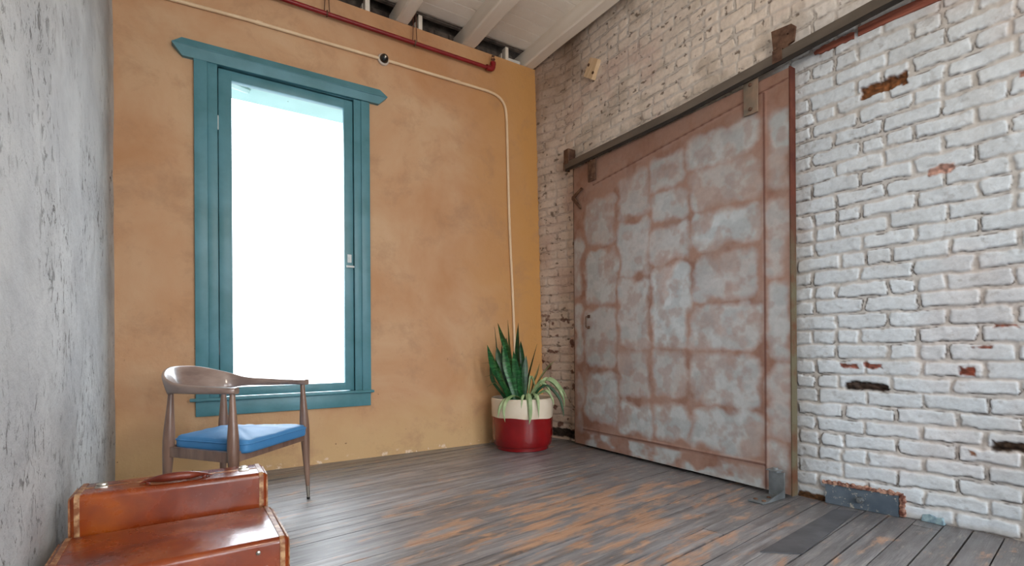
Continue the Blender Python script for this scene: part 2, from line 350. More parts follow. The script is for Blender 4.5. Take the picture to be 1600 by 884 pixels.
# masonry set back above the plaster, behind the joist ends
bm = bmesh.new(); box(bm, (XL-.1, YB+.20, ZT), (3.3, YB+.32, ZD+.3)); box(bm, (XL-.1, YB+.035, ZD+.28), (3.3, YB+.32, ZD+.34)); box(bm, (XL-.1, YB+.031, ZD+.0), (3.3, YB+.06, ZD+.34))
for i in range(26):
    for j in range(3):
        if rnd.random() < .7:
            x0 = XL+i*.145+(j % 2)*.07; box(bm, (x0, YB+.19-rnd.random()*.015, ZT+.005+j*.062), (x0+.128, YB+.205, ZT+.05+j*.062), .006, seg=1)
tag(obj('wall_back_upper', bm, M_OLDB, smooth=False), kind='structure')
# left wall
ys = np.concatenate([np.linspace(-3, .5, 12), np.linspace(.52, 4.12, 260)]); zs = np.linspace(-.015, 3.8, 260)
Yg, Zg = np.meshgrid(ys, zs, indexing='ij')
Xg = XL+.010*(fbm(Yg*2.0, Zg*1.5, 3)-.5)*2+.004*(fbm(Yg*14, Zg*9, 9)-.5)+.012*sst(4.0, 4.12, Yg)
me = grid_mesh('wall_left', np.stack([Xg, Yg, Zg], -1)[::-1]); tag(obj('wall_left', me, M_LEFT, smooth=False), kind='structure')

# right wall: painted old brick, built as relief
def wallX(y, z):
    base = 3.05+.115*sst(1.62, .75, y)*(1-z/4.6)+.02*sst(1.2, .5, y)
    top = 2.985
    t = z/3.64
    x = base*(1-t)+(top+.0*y)*t
    x = x-(.085+.02*t)*sst(3.72, 4.09, y)
    return x
ys = np.concatenate([np.arange(-3, .45, .25), np.arange(.5, 2.0, .0048), np.arange(2.0, 4.12, .008)]); zs = np.arange(-.015, 3.84, .0058)
Y, Z = np.meshgrid(ys, zs, indexing='ij')
relief = .42+.58*sst(1.75, 1.5, Y)*sst(2.75, 2.2, Z+.55*(fbm(Y*1.5, Z*1.5, 31)-.5)) + .22*sst(3.0, 1.4, Z)*sst(3.3, 3.7, Y)
relief = np.clip(relief, 0, 1)
wy = Y+.012*(fbm(Y*3, Z*3, 41, 3)-.5)*2+.010*(fbm(Y*18, Z*22, 42, 3)-.5)*2
wz = Z+.013*(fbm(Y*1.3, Z*1.3, 43, 2)-.5)*2+.009*(fbm(Y*16, Z*18, 44, 3)-.5)*2
CH, BL = .0835, .236
row = np.floor((wz-1.072)/CH); off = np.mod(row, 2)*BL/2+(hsh(row, row*0+3, 5)-.5)*.03
col = np.floor((wy-1.036-off)/BL)
u = (wy-1.036-off)/BL-col; vv_ = (wz-1.072)/CH-row
split = (hsh(row, col, 71) < np.where(Z > 2.1, .45, .16)); bl = np.where(split, BL/2, BL); cu = np.where(split, np.mod(u, .5)*2, u); col2 = col*2+np.where(split & (u > .5), 1, 0)
r1 = hsh(row, col2, 11); r2 = hsh(row, col2, 12); r3 = hsh(row, col2, 13)
py = (cu-.5)*bl; pz = (vv_-.5)*CH+(r3-.5)*.004
mo = .0080+.005*(r1-.4)+.012*(fbm(Y*22, Z*26, 51, 3)-.5)
rr = .009
qy = np.abs(py)-(bl/2-mo-rr); qz = np.abs(pz)-(CH/2-mo-rr)
sdf = np.hypot(np.maximum(qy, 0), np.maximum(qz, 0))+np.minimum(np.maximum(qy, qz), 0)-rr
face = sst(.005, -.006, sdf)
A = relief*(.75+.5*r2)
crk_n = fbm(Y*11, Z*11, 61, 3); crk = np.exp(-((sdf-.0015)/.0021)**2)*sst(.47, .62, crk_n+.12*(pz < 0)-.05)
crk = crk*(.35+.5*relief)
plaster = fbm(Y*7, Z*9, 81, 4)
h = .0085*A*face*(.8+.2*(1-(np.abs(pz)/(CH/2))**4))+.008*(fbm(Y*10, Z*12, 82, 4)-.5)+.016*(1-relief)*(plaster-.5)+.0035*(fbm(Y*45, Z*45, 83, 3)-.5)+.006*(1-face)*relief*(fbm(Y*40, Z*60, 84, 3)-.5)
h = h-.008*crk+.004*(r1-.5)*face*relief
# colour of paint, mortar and bare patches
def C(*c): return np.array(lin(c)[:3])
white = C(198, 207, 215); mort = C(186, 184, 182); beige = C(226, 213, 200); pink = C(196, 162, 150)
wr_ = sst(1.9, 1.5, Y)[..., None]*sst(3.1, 2.3, Z)[..., None]
paint = white*wr_+beige*(1-wr_)
paint = paint*(1+.10*(r1-.5)+.16*(fbm(Y*8, Z*14, 98, 4)-.5))[..., None]
c_ = mort[None, None]*(.45+.55*wr_)+beige*.95*(.55-.55*wr_)
c_ = c_*(1-face[..., None])+paint*face[..., None]
def blend(c0, cc, m): return c0*(1-m[..., None])+cc*m[..., None]
c_ = blend(c_, pink, .5*sst(.55, .72, fbm(Y*2.2, Z*2.6, 91, 5))*(0.25+.75*(1-wr_[..., 0])))
c_ = blend(c_, C(160, 146, 128), .40*(1-.75*wr_[..., 0])*sst(.52, .7, fbm(Y*5, Z*6, 92, 5)))
brown = sst(3.0, 3.7, Y+.6*(fbm(Y*3, Z*3, 93)-.5))*sst(2.9, 3.5, Z+.5*(fbm(Y*3, Z*3, 94)-.5))
c_ = blend(c_, C(126, 92, 62), .7*brown*(.5+.5*fbm(Y*12, Z*14, 95)))
c_ = blend(c_, C(158, 126, 104), .45*sst(3.5, 3.9, Y))
c_ = blend(c_, C(84, 74, 68), np.clip(crk*.95, 0, 1))
# dirt pits in the upper plastered part
pit = sst(.72, .78, fbm(Y*24, Z*30, 96, 4))*(1-wr_[..., 0]*.75); c_ = blend(c_, C(104, 88, 76), .85*pit); h = h-.004*pit
fl_ = sst(.66, .70, fbm(Y*14, Z*20, 97, 4))*sst(3.62, 3.7, Y)*sst(1.4, 1.1, Z); c_ = blend(c_, C(86, 44, 34), .85*fl_)
# bare bricks where the paint has gone
def spot(y0, y1, z0, z1, colr, seed, depth=0, soft=.012):
    global c_, h
    n = (fbm(Y*30, Z*30, seed, 3)-.5)*.03
    d_ = np.maximum(np.abs(Y-(y0+y1)/2)-abs(y1-y0)/2, np.abs(Z-(z0+z1)/2)-abs(z1-z0)/2)+n
    m = sst(soft*.4, -soft*.4, d_); sp_ = .15+1.7*fbm(Y*60, Z*75, seed+5, 2)**1.2
    c_ = blend(c_, C(*colr)[None, None]*sp_[..., None], m); h = h-depth*m*(.5+fbm(Y*50, Z*50, seed+9, 2))
spot(1.06, 1.262, 2.205, 2.265, (112, 70, 38), 201, .014)
spot(1.16, 1.362, .650, .690, (62, 48, 40), 202, .022)
spot(.60, .78, .405, .450, (70, 52, 38), 203, .020)
spot(.835, .885, .750, .790, (138, 70, 50), 204, .004)
spot(1.30, 1.385, .775, .795, (134, 80, 66), 205, .003); spot(1.19, 1.27, .772, .797, (130, 74, 60), 206, .003)
spot(.68, .76, .972, .990, (128, 66, 44), 207, .003); spot(.77, .84, .875, .886, (120, 66, 50), 208, .003)
spot(.60, .655, .81, .84, (132, 70, 60), 209, .003); spot(.83, .86, .36, .39, (120, 84, 66), 210, .003)
spot(.62, .66, 2.05, 2.08, (150, 112, 100), 211, 0); spot(.88, .98, 1.72, 1.76, (176, 140, 128), 212, 0)
spot(1.45, 1.62, .0, .035, (96, 66, 40), 213, .004)
spot(3.60, 3.98, .02, .10, (52, 42, 36), 214, .012)
m = sst(1.35, 1.1, Y)*sst(.06, .02, Z+.03*fbm(Y*9, Z*2, 215)); c_ = blend(c_, C(150, 138, 128), .5*m)
h[ys < .46] = 0
X = wallX(Y, Z)-h
me = grid_mesh('wall_right', np.stack([X, Y, Z], -1), np.clip(c_, 0, 1)); tag(obj('wall_right', me, M_BRICK, smooth=False), kind='structure')

# wall behind the camera, with two openings added for the fill areas
bm = bmesh.new()
for lo, hi in (((XL-.1, -3.15, 0), (0, -3, 3.8)), ((1.1, -3.15, 0), (1.8, -3, 3.8)), ((2.9, -3.15, 0), (3.4, -3, 3.8)), ((0, -3.15, 0), (1.1, -3, .6)), ((1.8, -3.15, 0), (2.9, -3, .6)), ((0, -3.15, 2.9), (1.1, -3, 3.8)), ((1.8, -3.15, 2.9), (2.9, -3, 3.8))): box(bm, lo, hi)
tag(obj('wall_front', bm, M_OFFW, smooth=False), kind='structure')

# ceiling boards and joists
bm = bmesh.new(); y = -3.1
while y < YB-.02:
    y2 = min(y+.128, YB+.03); box(bm, (XL-.1, y+.0015, ZD), (3.3, y2-.0015, ZD+.02), .0025, seg=1); y += .128
box(bm, (XL-.1, -3.1, ZD+.019), (3.3, YB+.03, ZD+.05))
tag(obj('ceiling', bm, M_DECK, smooth=False), kind='structure')
def joist(xa, xb, xa2, xb2, label, group='painted ceiling joists'):
    # from the back wall (xa..xb) towards the camera (xa2..xb2), slightly tapered and uneven like old timber
    bm = bmesh.new(); prev = None; n = 30; ya, yb = YB+.19, -3.0
    for i in range(n+1):
        t = i/n; y = ya+(yb-ya)*t; l = xa+(xa2-xa)*t; r = xb+(xb2-xb)*t; wob = .004*math.sin(i*1.7+xa*9); c = .012; zb = ZT+.002+.003*math.sin(i*2.3+xa)
        if i == 0: zb += .012
        ring = [bm.verts.new(p) for p in ((l+wob, y, ZD), (l+wob, y, zb+c), (l+c+wob, y, zb), (r-c+wob, y, zb), (r+wob, y, zb+c), (r+wob, y, ZD))]
        if prev:
            for k in range(5): bm.faces.new((prev[k], prev[k+1], ring[k+1], ring[k]))
        else: bm.faces.new(ring)
        prev = ring
    bm.faces.new(prev[::-1]); return tag(obj('ceiling_joist', bm, M_JOIST), label, 'joist', group)
joist(2.745, 2.862, 2.86, 2.99, 'cream painted joist running along the top of the brick wall')
joist(2.075, 2.205, 2.11, 2.26, 'cream painted joist second from the brick wall, over the red pipe end')
joist(1.455, 1.562, 1.47, 1.60, 'cream painted joist third from the brick wall, at the red pipe hanger')
joist(.80, .92, .80, .93, 'cream painted joist nearest the left, its end barely in view')
for x0, dx_, lab in ((2.555, .035, 'small pale upright block in the gap beside the corner joist'), (1.668, .036, 'small pale upright block in the gap beside the red pipe hanger'), (1.205, .038, 'small pale upright block in the leftmost gap above the tan wall')):
    bm = bmesh.new(); box(bm, (x0, YB+.03, ZT), (x0+dx_, YB+.10, ZD-.002), .004); box(bm, (x0-.006, YB+.1, ZT), (x0+dx_+.01, YB+.19, ZD-.03), .004)
    tag(obj('wooden_block', bm, M_JOIST), lab, 'block', 'blocks between the joist ends')
bm = bmesh.new(); box(bm, (2.60, YB+.05, ZT), (2.74, YB+.16, ZT+.065), .01); tag(obj('loose_brick', bm, M_OFFW), 'pale brick lying on the wall head beside the corner joist', 'brick')

# ------------------------------------------------------------------ window
win = tag(empty('window_1', (.615, YB, .43)), kind='structure')
def wpart(name, bm, mat, parent=win, **k):
    o = obj(name, bm, mat, None, **k); o.parent = parent; o.matrix_parent_inverse = parent.matrix_basis.inverted() if parent is win else Matrix.Identity(4)
    if parent is not win: o.matrix_parent_inverse = (Matrix.Translation(win.location)).inverted() if parent.parent is None else Matrix.Identity(4)
    return o
bm = bmesh.new(); box(bm, (.012, YB-.030, .54), (.092, YB, 2.882), .004); box(bm, (.092, YB-.022, .54), (.152, YB, 2.882), .003); wpart('casing', bm, M_TEAL)
bm = bmesh.new(); box(bm, (1.092, YB-.022, .54), (1.148, YB, 2.882), .003); box(bm, (1.148, YB-.030, .54), (1.218, YB, 2.882), .004); wpart('casing', bm, M_TEAL)
bm = bmesh.new(); yb_, yf = YB, YB-.032   # pointed head moulding with a ridge
oL = [(-.055, 3.0), (-.112, 2.942), (-.052, 2.878)]; oR = [(1.293, 2.888), (1.358, 2.95), (1.304, 3.008)]
back = [bm.verts.new((x_, yb_, z_)) for x_, z_ in oL+oR]; fr = [bm.verts.new((x_, yf-(.028 if i in (1, 4) else 0), z_)) for i, (x_, z_) in enumerate(oL+oR)]
for i in range(6): bm.faces.new((back[i], back[(i+1) % 6], fr[(i+1) % 6], fr[i]))
bm.faces.new(back); bm.faces.new((fr[0], fr[1], fr[4], fr[5])); bm.faces.new((fr[1], fr[2], fr[3], fr[4]))
box(bm, (-.107, YB-.0645, 2.9405), (1.353, YB-.0575, 2.9475), .002)
wpart('head_moulding', bm, M_TEAL, angle=12)
bm = bmesh.new(); box(bm, (-.022, YB-.052, .535), (1.238, YB+.02, .556), .006); wpart('window_sill', bm, M_TEAL)
bm = bmesh.new(); box(bm, (.012, YB-.026, .43), (1.216, YB, .534), .004); wpart('apron', bm, M_TEAL)
bm = bmesh.new(); box(bm, (OX0, YB, OZ0), (.15, YB+.22, OZ1)); box(bm, (1.094, YB, OZ0), (OX1, YB+.22, OZ1)); box(bm, (.15, YB, OZ0), (1.094, YB+.22, .55)); box(bm, (.15, YB, 2.882), (1.094, YB+.22, OZ1)); box(bm, (.149, YB+.035, .549), (.18, YB+.07, 2.884)); box(bm, (1.066, YB+.035, .549), (1.095, YB+.07, 2.884)); box(bm, (.15, YB+.035, 2.85), (1.094, YB+.07, 2.884)); wpart('jamb', bm, M_TEAL, smooth=False)
S0 = YB-.004; S1 = YB+.034
bm = bmesh.new(); GX0, GX1, GZ0, GZ1 = .240, 1.018, .622, 2.800
box(bm, (.157, S0, .560), (GX0, S1, 2.868), .004); box(bm, (GX1, S0, .560), (1.088, S1, 2.868), .004)
box(bm, (GX0-.002, S0+.001, .560), (GX1+.002, S1, GZ0), .003); box(bm, (GX0-.002, S0+.001, GZ1), (GX1+.002, S1, 2.868), .003)
sash = wpart('sash', bm, M_TEAL)
bm = bmesh.new(); yg = YB+.016; f = bm.faces.new([bm.verts.new(p) for p in ((GX0, yg, GZ0), (GX1, yg, GZ0), (GX1, yg, GZ1), (GX0, yg, GZ1))])
g = obj('pane', bm, M_GLASS, smooth=False); g.parent = sash; g.matrix_parent_inverse = (Matrix.Translation(win.location)).inverted() @ Matrix.Translation(win.location)
for z0 in (2.479, .904):
    bm = bmesh.new(); box(bm, (.150, YB-.012, z0-.045), (.159, YB-.002, z0+.045), .002); tube(bm, [(.1545, YB-.014, z0-.05), (.1545, YB-.014, z0+.05)], .004, 8); wpart('hinge', bm, M_CHIP if z0 > 1 else M_GSTEEL)
bm = bmesh.new(); box(bm, (1.040, YB-.010, 1.575), (1.072, YB-.002, 1.64), .002); box(bm, (1.030, YB-.016, 1.535), (1.095, YB-.003, 1.552), .003); tube(bm, [(1.05, YB-.006, 1.61), (1.05, YB-.03, 1.61)], .006, 8); wpart('latch', bm, M_CHIP)
# soffit and bracket of the building outside, seen at the top of the pane
bm = bmesh.new(); box(bm, (-.6, YB+.3, 3.22), (3.0, YB+1.25, 3.30)); tag(obj('roof_soffit', bm, M_TEAL2, smooth=False), 'pale teal roof overhang outside above the window', 'roof overhang')
bm = bmesh.new(); tube(bm, [(.22, YB+.34, 2.94), (.42, YB+1.0, 3.215)], .03, 6); tag(obj('soffit_bracket', bm, M_TEAL2, smooth=False), 'slanting strut under the roof overhang outside the window', 'bracket')

# ------------------------------------------------------------------ pipes on the tan wall
bm = bmesh.new(); yc = YB-.014; P_ = [(XL+.02, yc, 3.232), (.32, yc, 3.262), (1.30, yc, 3.275)]; tube(bm, P_, .0125, 10)
P_ = [(1.38, yc, 3.276), (2.2, yc, 3.279), (2.36, yc, 3.276), (2.45, yc, 3.255), (2.505, yc, 3.205), (2.53, yc, 3.12), (2.54, yc, 2.9), (2.56, yc, 2.07), (2.60, yc, 1.2), (2.63, yc, .25)]
tube(bm, smooth_path(P_, 6), .0125, 10)
for x_, z_ in ((.42, 3.2645), (2.02, 3.279)): tube(bm, [(x_-.02, yc, z_), (x_+.02, yc, z_)], .016, 10)
cond = tag(obj('wall_conduit', bm, M_COND), 'thin cream conduit running above the window and bending down to the planter', 'conduit')
t = tag(empty('dome_sensor', (1.34, YB, 3.276)), 'small black dome on a white round base in the conduit above the window', 'sensor')
def turned(bm): 
    for vv in bm.verts: vv.co = Matrix.Rotation(R(90), 4, 'X') @ vv.co   # z axis -> -y
bm = bmesh.new(); lathe(bm, [(.030, 0), (.047, 0), (.047, .018), (.040, .026), (.001, .026)], 28); turned(bm); obj('base', bm, M_WHITEP, t)
bm = bmesh.new(); lathe(bm, [(.036, .024), (.036, .034), (.030, .052), (.018, .064), (.001, .068)], 28); turned(bm); obj('dome', bm, M_BLACK, t)
bm = bmesh.new(); lathe(bm, [(.009, .060), (.009, .071), (.001, .074)], 12); turned(bm); obj('lens', bm, M_NICKEL, t)
# red sprinkler pipe
rp = tag(empty('sprinkler_pipe', (2.39, YB-.045, 3.50)), 'dark red sprinkler pipe below the ceiling with elbow and hangers', 'pipe')
def RP(name, bm, mat): 
    o = obj(name, bm, mat); o.parent = rp; o.matrix_parent_inverse = rp.matrix_basis.inverted(); return o
YP = YB-.05
rp.matrix_basis = Matrix.Translation((2.35, YP, 3.48))
bm = bmesh.new(); tube(bm, [(XL+.05, YP, 3.476), (1.0, YP, 3.474), (2.33, YP, 3.475)], .0165, 12); RP('pipe_run', bm, M_RED)
bm = bmesh.new(); tube(bm, smooth_path([(2.30, YP, 3.475), (2.345, YP, 3.475), (2.365, YP, 3.492), (2.368, YP, 3.53)], 5), .024, 12); tube(bm, [(2.295, YP, 3.475), (2.312, YP, 3.475)], .026, 12); tube(bm, [(2.368, YP, 3.52), (2.368, YP, 3.54)], .027, 12); RP('elbow', bm, M_RED)
bm = bmesh.new(); tube(bm, [(2.368, YP, 3.54), (2.368, YP, 3.565)], .012, 10); tube(bm, [(2.368, YP, 3.565), (2.368, YP, 3.568)], .02, 12); tube(bm, [(2.356, YP, 3.565), (2.352, YP, 3.58), (2.368, YP, 3.598)], .003, 6); tube(bm, [(2.380, YP, 3.565), (2.384, YP, 3.58), (2.368, YP, 3.598)], .003, 6); lathe(bm, [(.003, 0), (.015, .0), (.015, .003), (.003, .004)], 12, (2.368, YP, 3.597)); RP('sprinkler_head', bm, M_RUST2)
for x_ in (.885, 1.60):
    bm = bmesh.new()
    for dx_ in (-.013, .013): tube(bm, [(x_+dx_*1.5, YP, 3.476), (x_+dx_, YP, 3.62), (x_+dx_*.6, YP, ZD-.002)], .004, 6)
    ring = [(x_+.021*math.cos(a_)*0, YP+.0205*math.cos(a_), 3.475+.0205*math.sin(a_)) for a_ in np.linspace(0, 2*math.pi, 17)]; tube(bm, ring, .005, 6, False)
    RP('hanger', bm, M_RUST2)

# ------------------------------------------------------------------ sliding fire door
DX, DY0, DY1, DZ0, DZ1 = 2.94, 1.600, 3.565, .022, 2.515
door = tag(empty('door_1', (DX+.025, (DY0+DY1)/2, DZ0)), kind='structure')
def DP(name, bm, mat, parent=None, **k):
    o = obj(name, bm, mat, **k); o.parent = parent or door; o.matrix_parent_inverse = door.matrix_basis.inverted() if not parent else Matrix.Identity(4); return o
ny, nz = 300, 380
ys = np.linspace(DY0, DY1, ny); zs = np.linspace(DZ0, DZ1, nz); Y, Z = np.meshgrid(ys, zs, indexing='ij')
ya_, za_ = Y+.035*(fbm(Y*5, Z*5, 301, 4)-.5)*2, Z+.035*(fbm(Y*5, Z*5, 302, 4)-.5)*2
patch = np.zeros_like(Y); rq = random.Random(8)
cols = [(1.60, 1.745, (.05, .33, .80, 1.30, 1.80, 2.30)), (1.765, 2.295, (.18, .49, .86, 1.17, 1.53, 1.80, 2.10, 2.36)), (2.30, 2.66, (.19, .50, .89, 1.50, 1.80, 2.03, 2.33)), (2.665, 3.0, (.18, .48, .86, 1.45, 1.90, 2.27)),
        (3.02, 3.42, (.24, .70, 1.24, 1.73, 2.18)), (3.44, 3.57, (.10, .70, 1.3, 1.9))]
for y0, y1, zc in cols:
    for a0_, b0_ in zip(zc[:-1], zc[1:]):
        m0 = .008+rq.random()*.014; ca, cb = (y0+y1)/2+rq.uniform(-.01, .01), (a0_+b0_)/2
        hy, hz = (y1-y0)/2-m0, (b0_-a0_)/2-m0-rq.random()*.015
        q1 = np.abs(ya_-ca)-hy+.05; q2 = np.abs(za_-cb)-hz+.05; sd = np.hypot(np.maximum(q1, 0), np.maximum(q2, 0))+np.minimum(np.maximum(q1, q2), 0)-.05
        wgt = rq.uniform(.72, 1.0) if (b0_-a0_) > .1 else .5
        patch = np.maximum(patch, wgt*sst(.028, -.030, sd+.050*(fbm(Y*9, Z*9, 303+len(zc), 4)-.5)*2))
# bottom rail mostly bare metal, top rail mostly rust
patch = np.maximum(patch, sst(.15, .13, Z)*sst(.60, .40, fbm(Y*6, Z*9, 330, 4)))
blot = sst(.56, .70, fbm(Y*5.5, Z*5.5, 340, 4)); patch = patch*(1-.5*blot)
patch = patch*(1-.45*sst(2.15, 2.5, Z))
rust = C(158, 126, 112)*1.0; metal = C(184, 190, 192); brownr = C(140, 98, 74)
c_ = blend(np.broadcast_to(rust, Y.shape+(3,)).copy(), C(132, 94, 78), .75*sst(.45, .68, fbm(Y*7, Z*7, 345, 5))); rim = patch*(1-patch)*4; c_ = blend(c_, metal, patch); c_ = blend(c_, C(178, 154, 142), .35*rim*sst(.4, .6, fbm(Y*6, Z*6, 346))); c_ = blend(c_, C(146, 152, 156), .45*patch*sst(.45, .65, fbm(Y*12, Z*12, 347, 4)))
c_ = blend(c_, C(158, 134, 124), .5*sst(.5, .7, fbm(Y*14, Z*14, 350, 4)))
c_ = blend(c_, brownr, .55*sst(3.30, 3.58, Y+.25*(fbm(Y*4, Z*4, 351)-.5))*sst(.7, .1, Z)+0*Y)
c_ = blend(c_, C(146, 112, 96), .6*sst(2.25, 2.5, Z+.3*(fbm(Y*5, Z*5, 352)-.5)))
c_ = blend(c_, C(156, 116, 102), .5*sst(.045, .0, np.abs(Y-1.75)+.03*(fbm(Y*8, Z*8, 353)-.5))*sst(.3, .6, fbm(Y*3, Z*2.5, 354)))
# sheet seams as standing folds
def seam_line(y0, z0, y1, z1):
    dy_, dz_ = y1-y0, z1-z0; L_ = math.hypot(dy_, dz_); t_ = np.clip(((Y-y0)*dy_+(Z-z0)*dz_)/L_**2, 0, 1)
    return np.hypot(Y-(y0+t_*dy_), Z-(z0+t_*dz_))
h = .004*(fbm(Y*4, Z*4, 360, 3)-.5)+.0012*(fbm(Y*20, Z*20, 361, 2)-.5)
for s_ in ((1.755, DZ0, 1.755, 2.43), (1.61, 2.455, 3.30, 2.295), (1.755, .170, 3.45, .158)):
    dd_ = seam_line(*s_); h = h+.0028*sst(.016, .004, dd_)-.004*sst(.006, .001, dd_-.0)*0; c_ = blend(c_, C(92, 52, 42), .75*sst(.0065, .003, dd_))
for yy_ in (2.298, 2.662, 3.01): h = h+.0012*sst(.01, .002, np.abs(Y-yy_))
me = grid_mesh('skin', np.stack([DX-h, Y, Z], -1), np.clip(c_, 0, 1)); DP('tin_sheet', me, M_TIN, smooth=False)
bm = bmesh.new(); box(bm, (DX+.003, DY0, DZ0), (DX+.048, DY1, DZ1)); DP('door_core', bm, M_RUST2, smooth=False)
bm = bmesh.new(); prism(bm, [(DX-.004, DY0-.006), (DX+.052, DY0-.006), (DX+.052, DY0+.001), (DX-.004, DY0+.001)], 2, DZ0-.004, DZ1+.006); e_ = DP('edge_strip', bm, M_EDGE, smooth=False); e_['label'] = 'red brown rusted edge strip'
bm = bmesh.new(); prism(bm, [(DX-.003, DY1-.001), (DX+.052, DY1-.001), (DX+.052, DY1+.005), (DX-.003, DY1+.005)], 2, DZ0, DZ1); DP('edge_strip', bm, M_RUST, smooth=False)
# pull handle
bm = bmesh.new(); tube(bm, smooth_path([(DX, 3.368, 1.155), (DX-.03, 3.366, 1.155), (DX-.036, 3.366, 1.145), (DX-.036, 3.366, 1.075), (DX-.03, 3.366, 1.065), (DX, 3.368, 1.065)], 4), .0055, 8)
box(bm, (DX-.006, 3.352, 1.145), (DX+.001, 3.384, 1.172), .002); box(bm, (DX-.006, 3.352, 1.05), (DX+.001, 3.384, 1.075), .002); hd = DP('handle', bm, M_RUST)
# hangers that hook over the track
TZ = 2.565
for y0, y1, zb, mt, top in ((1.786, 1.880, 2.330, M_HANG, 2.60), (3.262, 3.352, 2.330, M_RUST, 2.56)):
    bm = bmesh.new(); box(bm, (DX-.016, y0, zb), (DX-.0045, y1, top), .003); ym = (y0+y1)/2
    box(bm, (DX-.020, ym-.018, top-.03), (DX+.01, ym+.018, top+.02), .003)
    hg = DP('hanger', bm, mt); b2 = bmesh.new()
    for zz_ in (zb+.03, zb+.18):
        lathe(b2, [(.001, 0), (.011, 0), (.011, .006), (.006, .010), (.001, .010)], 10)
        for vq in b2.verts:
            if not vq.tag: vq.co = Vector((DX-.016-vq.co.z, ym+vq.co.x, zz_+vq.co.y)); vq.tag = True
    o = obj('bolt', b2, M_RUST); o.parent = hg; o.matrix_parent_inverse = door.matrix_basis.inverted() @ Matrix.Identity(4) if False else Matrix.Identity(4)
bm = bmesh.new()   # bent catch on the far edge
prism(bm, [(3.57, 2.26), (3.44, 2.31), (3.43, 2.295), (3.53, 2.245), (3.45, 2.13), (3.46, 2.12), (3.575, 2.235)], 0, DX-.02, DX-.008); DP('catch_bracket', bm, M_RUST, smooth=False)
for yy_, zz_ in ((1.66, 1.42), (1.90, 1.40)):
    pass

# track above the door
tr_ = tag(empty('door_track', (2.93, 2.3, 2.58)), 'long dark steel track over the rusted sliding door', 'track')
def TP(name, bm, mat, parent=None, **k):
    o = obj(name, bm, mat, **k); o.parent = parent or tr_; o.matrix_parent_inverse = tr_.matrix_basis.inverted() if not parent else Matrix.Identity(4); return o
bm = bmesh.new(); sec = [(DX-.030, 2.535), (DX-.030, 2.590), (DX-.022, 2.596), (DX+.026, 2.596), (DX+.026, 2.582), (DX-.018, 2.582), (DX-.018, 2.535)]
# profile in x,z swept along y, rising very slightly towards the camera
def tz(y): return float(np.interp(y, [-3, 1.04, 1.7, 2.4, 3.7], [.225, .055, .027, -.002, 0.0]))
ring0 = [bm.verts.new((x_, 3.655, z_)) for x_, z_ in sec]; prev = ring0
for yq in np.linspace(3.655, -2.6, 40)[1:]:
    rg = [bm.verts.new((x_, yq, z_+tz(yq))) for x_, z_ in sec]
    for k in range(len(sec)): bm.faces.new((prev[k], prev[(k+1) % len(sec)], rg[(k+1) % len(sec)], rg[k]))
    prev = rg
bm.faces.new(ring0[::-1]); bm.faces.new(prev); TP('rail', bm, M_STEEL, smooth=False)
bm = bmesh.new(); yy = [float(v_) for v_ in np.linspace(3.65, -2.6, 30)]; prev = None
for yq in yy:
    rg = [bm.verts.new(p) for p in ((DX-.0285, yq, 2.510+tz(yq)), (DX-.0215, yq, 2.510+tz(yq)), (DX-.0215, yq, 2.5345+tz(yq)), (DX-.0285, yq, 2.5345+tz(yq)))]
    if prev:
        for q_ in range(4): bm.faces.new((prev[q_], prev[(q_+1) % 4], rg[(q_+1) % 4], rg[q_]))
    else: bm.faces.new(rg)
    prev = rg
bm.faces.new(prev[::-1]); TP('slot_shade', bm, M_SLOTSHADE, smooth=False)  # near-black strip standing in for the shade in the slot under the rail
bm = bmesh.new()
for i_ in range(1): box(bm, (DX-.034, 3.60, 2.575), (DX+.05, 3.668, 2.71), .003)
box(bm, (DX-.036, 3.655, 2.52), (DX+.03, 3.672, 2.60), .002); TP('end_bracket', bm, M_RUST)
bm = bmesh.new(); pr_ = [(1.705, 2.775), (1.585, 2.760), (1.562, 2.735), (1.572, 2.655), (1.60, 2.650), (1.605, 2.61), (1.660, 2.61), (1.690, 2.62)]
prism(bm, pr_, 0, DX-.005, DX+.010); box(bm, (DX-.035, 1.625, 2.560), (DX-.0302, 1.682, 2.636), .001); box(bm, (DX-.034, 1.625, 2.630), (DX+.05, 1.682, 2.637), .002); br = TP('wall_bracket', bm, M_RUST, smooth=False)
for yy_, zz_ in ((1.600, 2.715), (1.675, 2.655)):
    bm = bmesh.new(); tube(bm, [(DX-.006, yy_, zz_), (DX-.022, yy_, zz_)], .010, 6); TP('bracket_bolt', bm, M_RUST)

# floor guide at the near corner of the door
gd = tag(empty('floor_guide', (2.90, 1.64, 0)), 'grey steel L-shaped guide bracket at the foot of the sliding door', 'bracket')
def GP(name, bm, mat, **k):
    o = obj(name, bm, mat, **k); o.parent = gd; o.matrix_parent_inverse = gd.matrix_basis.inverted(); return o
gd.matrix_basis = Matrix.Translation((2.90, 1.66, 0))
bm = bmesh.new(); box(bm, (DX-.030, 1.628, .002), (DX-.020, 1.722, .150), .002); box(bm, (DX-.245, 1.628, .0015), (DX-.020, 1.722, .010), .002); GP('angle_plate', bm, M_GSTEEL)
bm = bmesh.new(); rg_ = [bm.verts.new(p) for p in ((DX-.20, 1.628, .010), (DX-.029, 1.628, .010), (DX-.029, 1.628, .05))]; r3_ = [bm.verts.new((v_.co.x, 1.633, v_.co.z)) for v_ in rg_]
bm.faces.new(rg_); bm.faces.new(r3_[::-1])
for i in range(3): bm.faces.new((rg_[i], rg_[(i+1) % 3], r3_[(i+1) % 3], r3_[i]))
GP('gusset', bm, M_GSTEEL, smooth=False)
